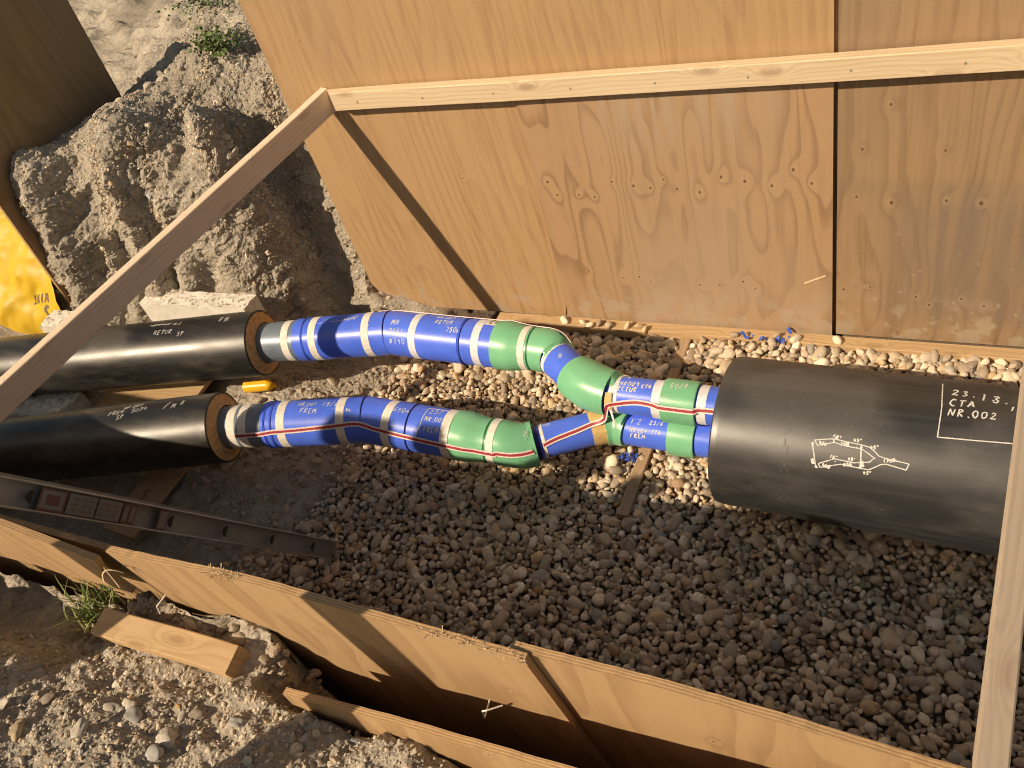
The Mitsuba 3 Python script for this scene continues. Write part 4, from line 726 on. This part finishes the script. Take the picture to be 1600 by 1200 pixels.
# ------------------------------------------------------------------ plants and scraps
def blades(n, c, spread, h, lean_, w=.0035, cols=((.11, .16, .045), (.20, .24, .08), (.32, .31, .14))):
    V, F, C = [], [], []
    for _ in range(n):
        b = np.asarray(c) + np.r_[rng.normal(0, spread, 2), 0]; a = rng.uniform(0, 6.283); L = h * rng.uniform(.5, 1.2); k = rng.uniform(.3, 1) * lean_; dir_ = np.array([math.cos(a), math.sin(a), 0]); side = np.array([-dir_[1], dir_[0], 0]); col = np.array(cols[rng.integers(len(cols))]) * rng.uniform(.7, 1.3); o = len(V)
        for q_ in range(5):
            t = q_ / 4; p = b + dir_ * L * k * t ** 1.6 + np.array([0, 0, L * t * (1 - .35 * k * t)]); ww = w * (1 - t * .9); V += [p + side * ww, p - side * ww]; C += [col, col]
        for q_ in range(4): F += [(o + 2 * q_, o + 2 * q_ + 1, o + 2 * q_ + 3), (o + 2 * q_, o + 2 * q_ + 3, o + 2 * q_ + 2)]
    return (np.array(V), np.array(F)), np.array(C)
m, c = blades(120, (-2.10, .553, gh(-2.10, .553) - .005), .038, .115, .9); solo('grass_tuft', m, 'm_grass', 'green grass tuft growing against the ragged plywood at lower left', 'grass', color=c)
m2, c2 = blades(40, (-2.29, .54, gh(-2.29, .54) - .01), .03, .06, 1.0, cols=((.30, .28, .12), (.35, .30, .16))); solo('grass_tuft', m2, 'm_grass', 'small dry grass wisps left of the green tuft', 'grass', color=c2)
def leafy(n, c, sp, sz):
    V, F, C = [], [], []
    for _ in range(n):
        p = np.asarray(c) + rng.normal(0, 1, 3) * sp; a = unit(rng.normal(0, 1, 3) + (0, -.3, .6)); u = unit(np.cross(a, rng.normal(0, 1, 3))); s = sz * rng.uniform(.5, 1.3); w_ = np.cross(a, u) * s * .4; col = np.array((.085, .13, .035)) * rng.uniform(.6, 1.6); o = len(V)
        V += [p, p + u * s * .5 + w_, p + u * s, p + u * s * .5 - w_]; C += [col] * 4; F += [(o, o + 1, o + 2), (o, o + 2, o + 3)]
    return (np.array(V), np.array(F)), np.array(C)
for (x, y, n, sp, lab) in ((-3.52, 3.36, 520, (.065, .04, .035), 'leafy green weed on the bank beside the tall plywood wall'), (-4.32, 4.2, 320, (.16, .06, .05), 'green weeds at the very top left beyond the dark sheet')):
    m, c = leafy(n, (x, y, gh(x, y) + .04), sp, .022); kw_ = thing('weed', lab, 'weed'); obj('leaves', m, 'm_grass', kw_, color=c)
    obj('stem', cat([tube([(x, y, gh(x, y) - .02), (x + a_, y + b_, gh(x, y) + .06)], [.004, .002], 6) for a_, b_ in rng.normal(0, .04, (5, 2))]), 'm_stalk', kw_)
def scrap(x, y, z, s, n):
    ms = []
    for _ in range(n):
        t = np.linspace(0, 1, 6)[:, None]; a0 = np.array((x, y, z)) + rng.normal(0, s, 3) * (1, .5, .2); dr_ = unit(rng.normal(0, 1, 3) * (1, .6, .25)); ms.append(ribbon(a0 + dr_ * t * s * .8 + np.array([0, 0, .012]) * np.sin(t * 6 + rng.uniform(0, 6)), np.tile((0, -.3, 1.), (6, 1)), rng.uniform(.006, .012)))
    return cat(ms)
for x, y, z, s, n, lab in ((-.62, 2.76, .062, .055, 9, 'blue plastic shavings on the sole plate of the tall wall'), (-1.053, 2.02, .03, .025, 8, 'blue shavings on the sunlit gravel under the pipe fork'), (-1.62, 2.02, .03, .02, 5, 'blue shavings on the gravel between the two pipe runs'), (-.42, 2.70, .05, .03, 5, 'blue shavings on the gravel behind the big black pipe')):
    solo('plastic_scrap', scrap(x, y, z, s, n), 'm_blue_scrap', lab, 'plastic scrap')

# ------------------------------------------------------------------ what stands behind the camera and throws the long shadows over the pit's near side
for n_, (x, y, w_, h) in zip(('third', 'fourth', 'second', 'first'), ((-2.40, -.15, .12, 1.10), (-1.585, -.15, .12, 1.10), (-3.14, -.2, .10, 1.34), (-3.44, -.2, .25, 1.34))):
    add_beam('wood_post', (x, y, .8), (x, y, .95 + h), w_, .06, 'm_wood_old', f'rough post outside the frame, {n_} from the left behind the near wall', 'post', up=(0, 1, 0), group='posts behind the photographer')
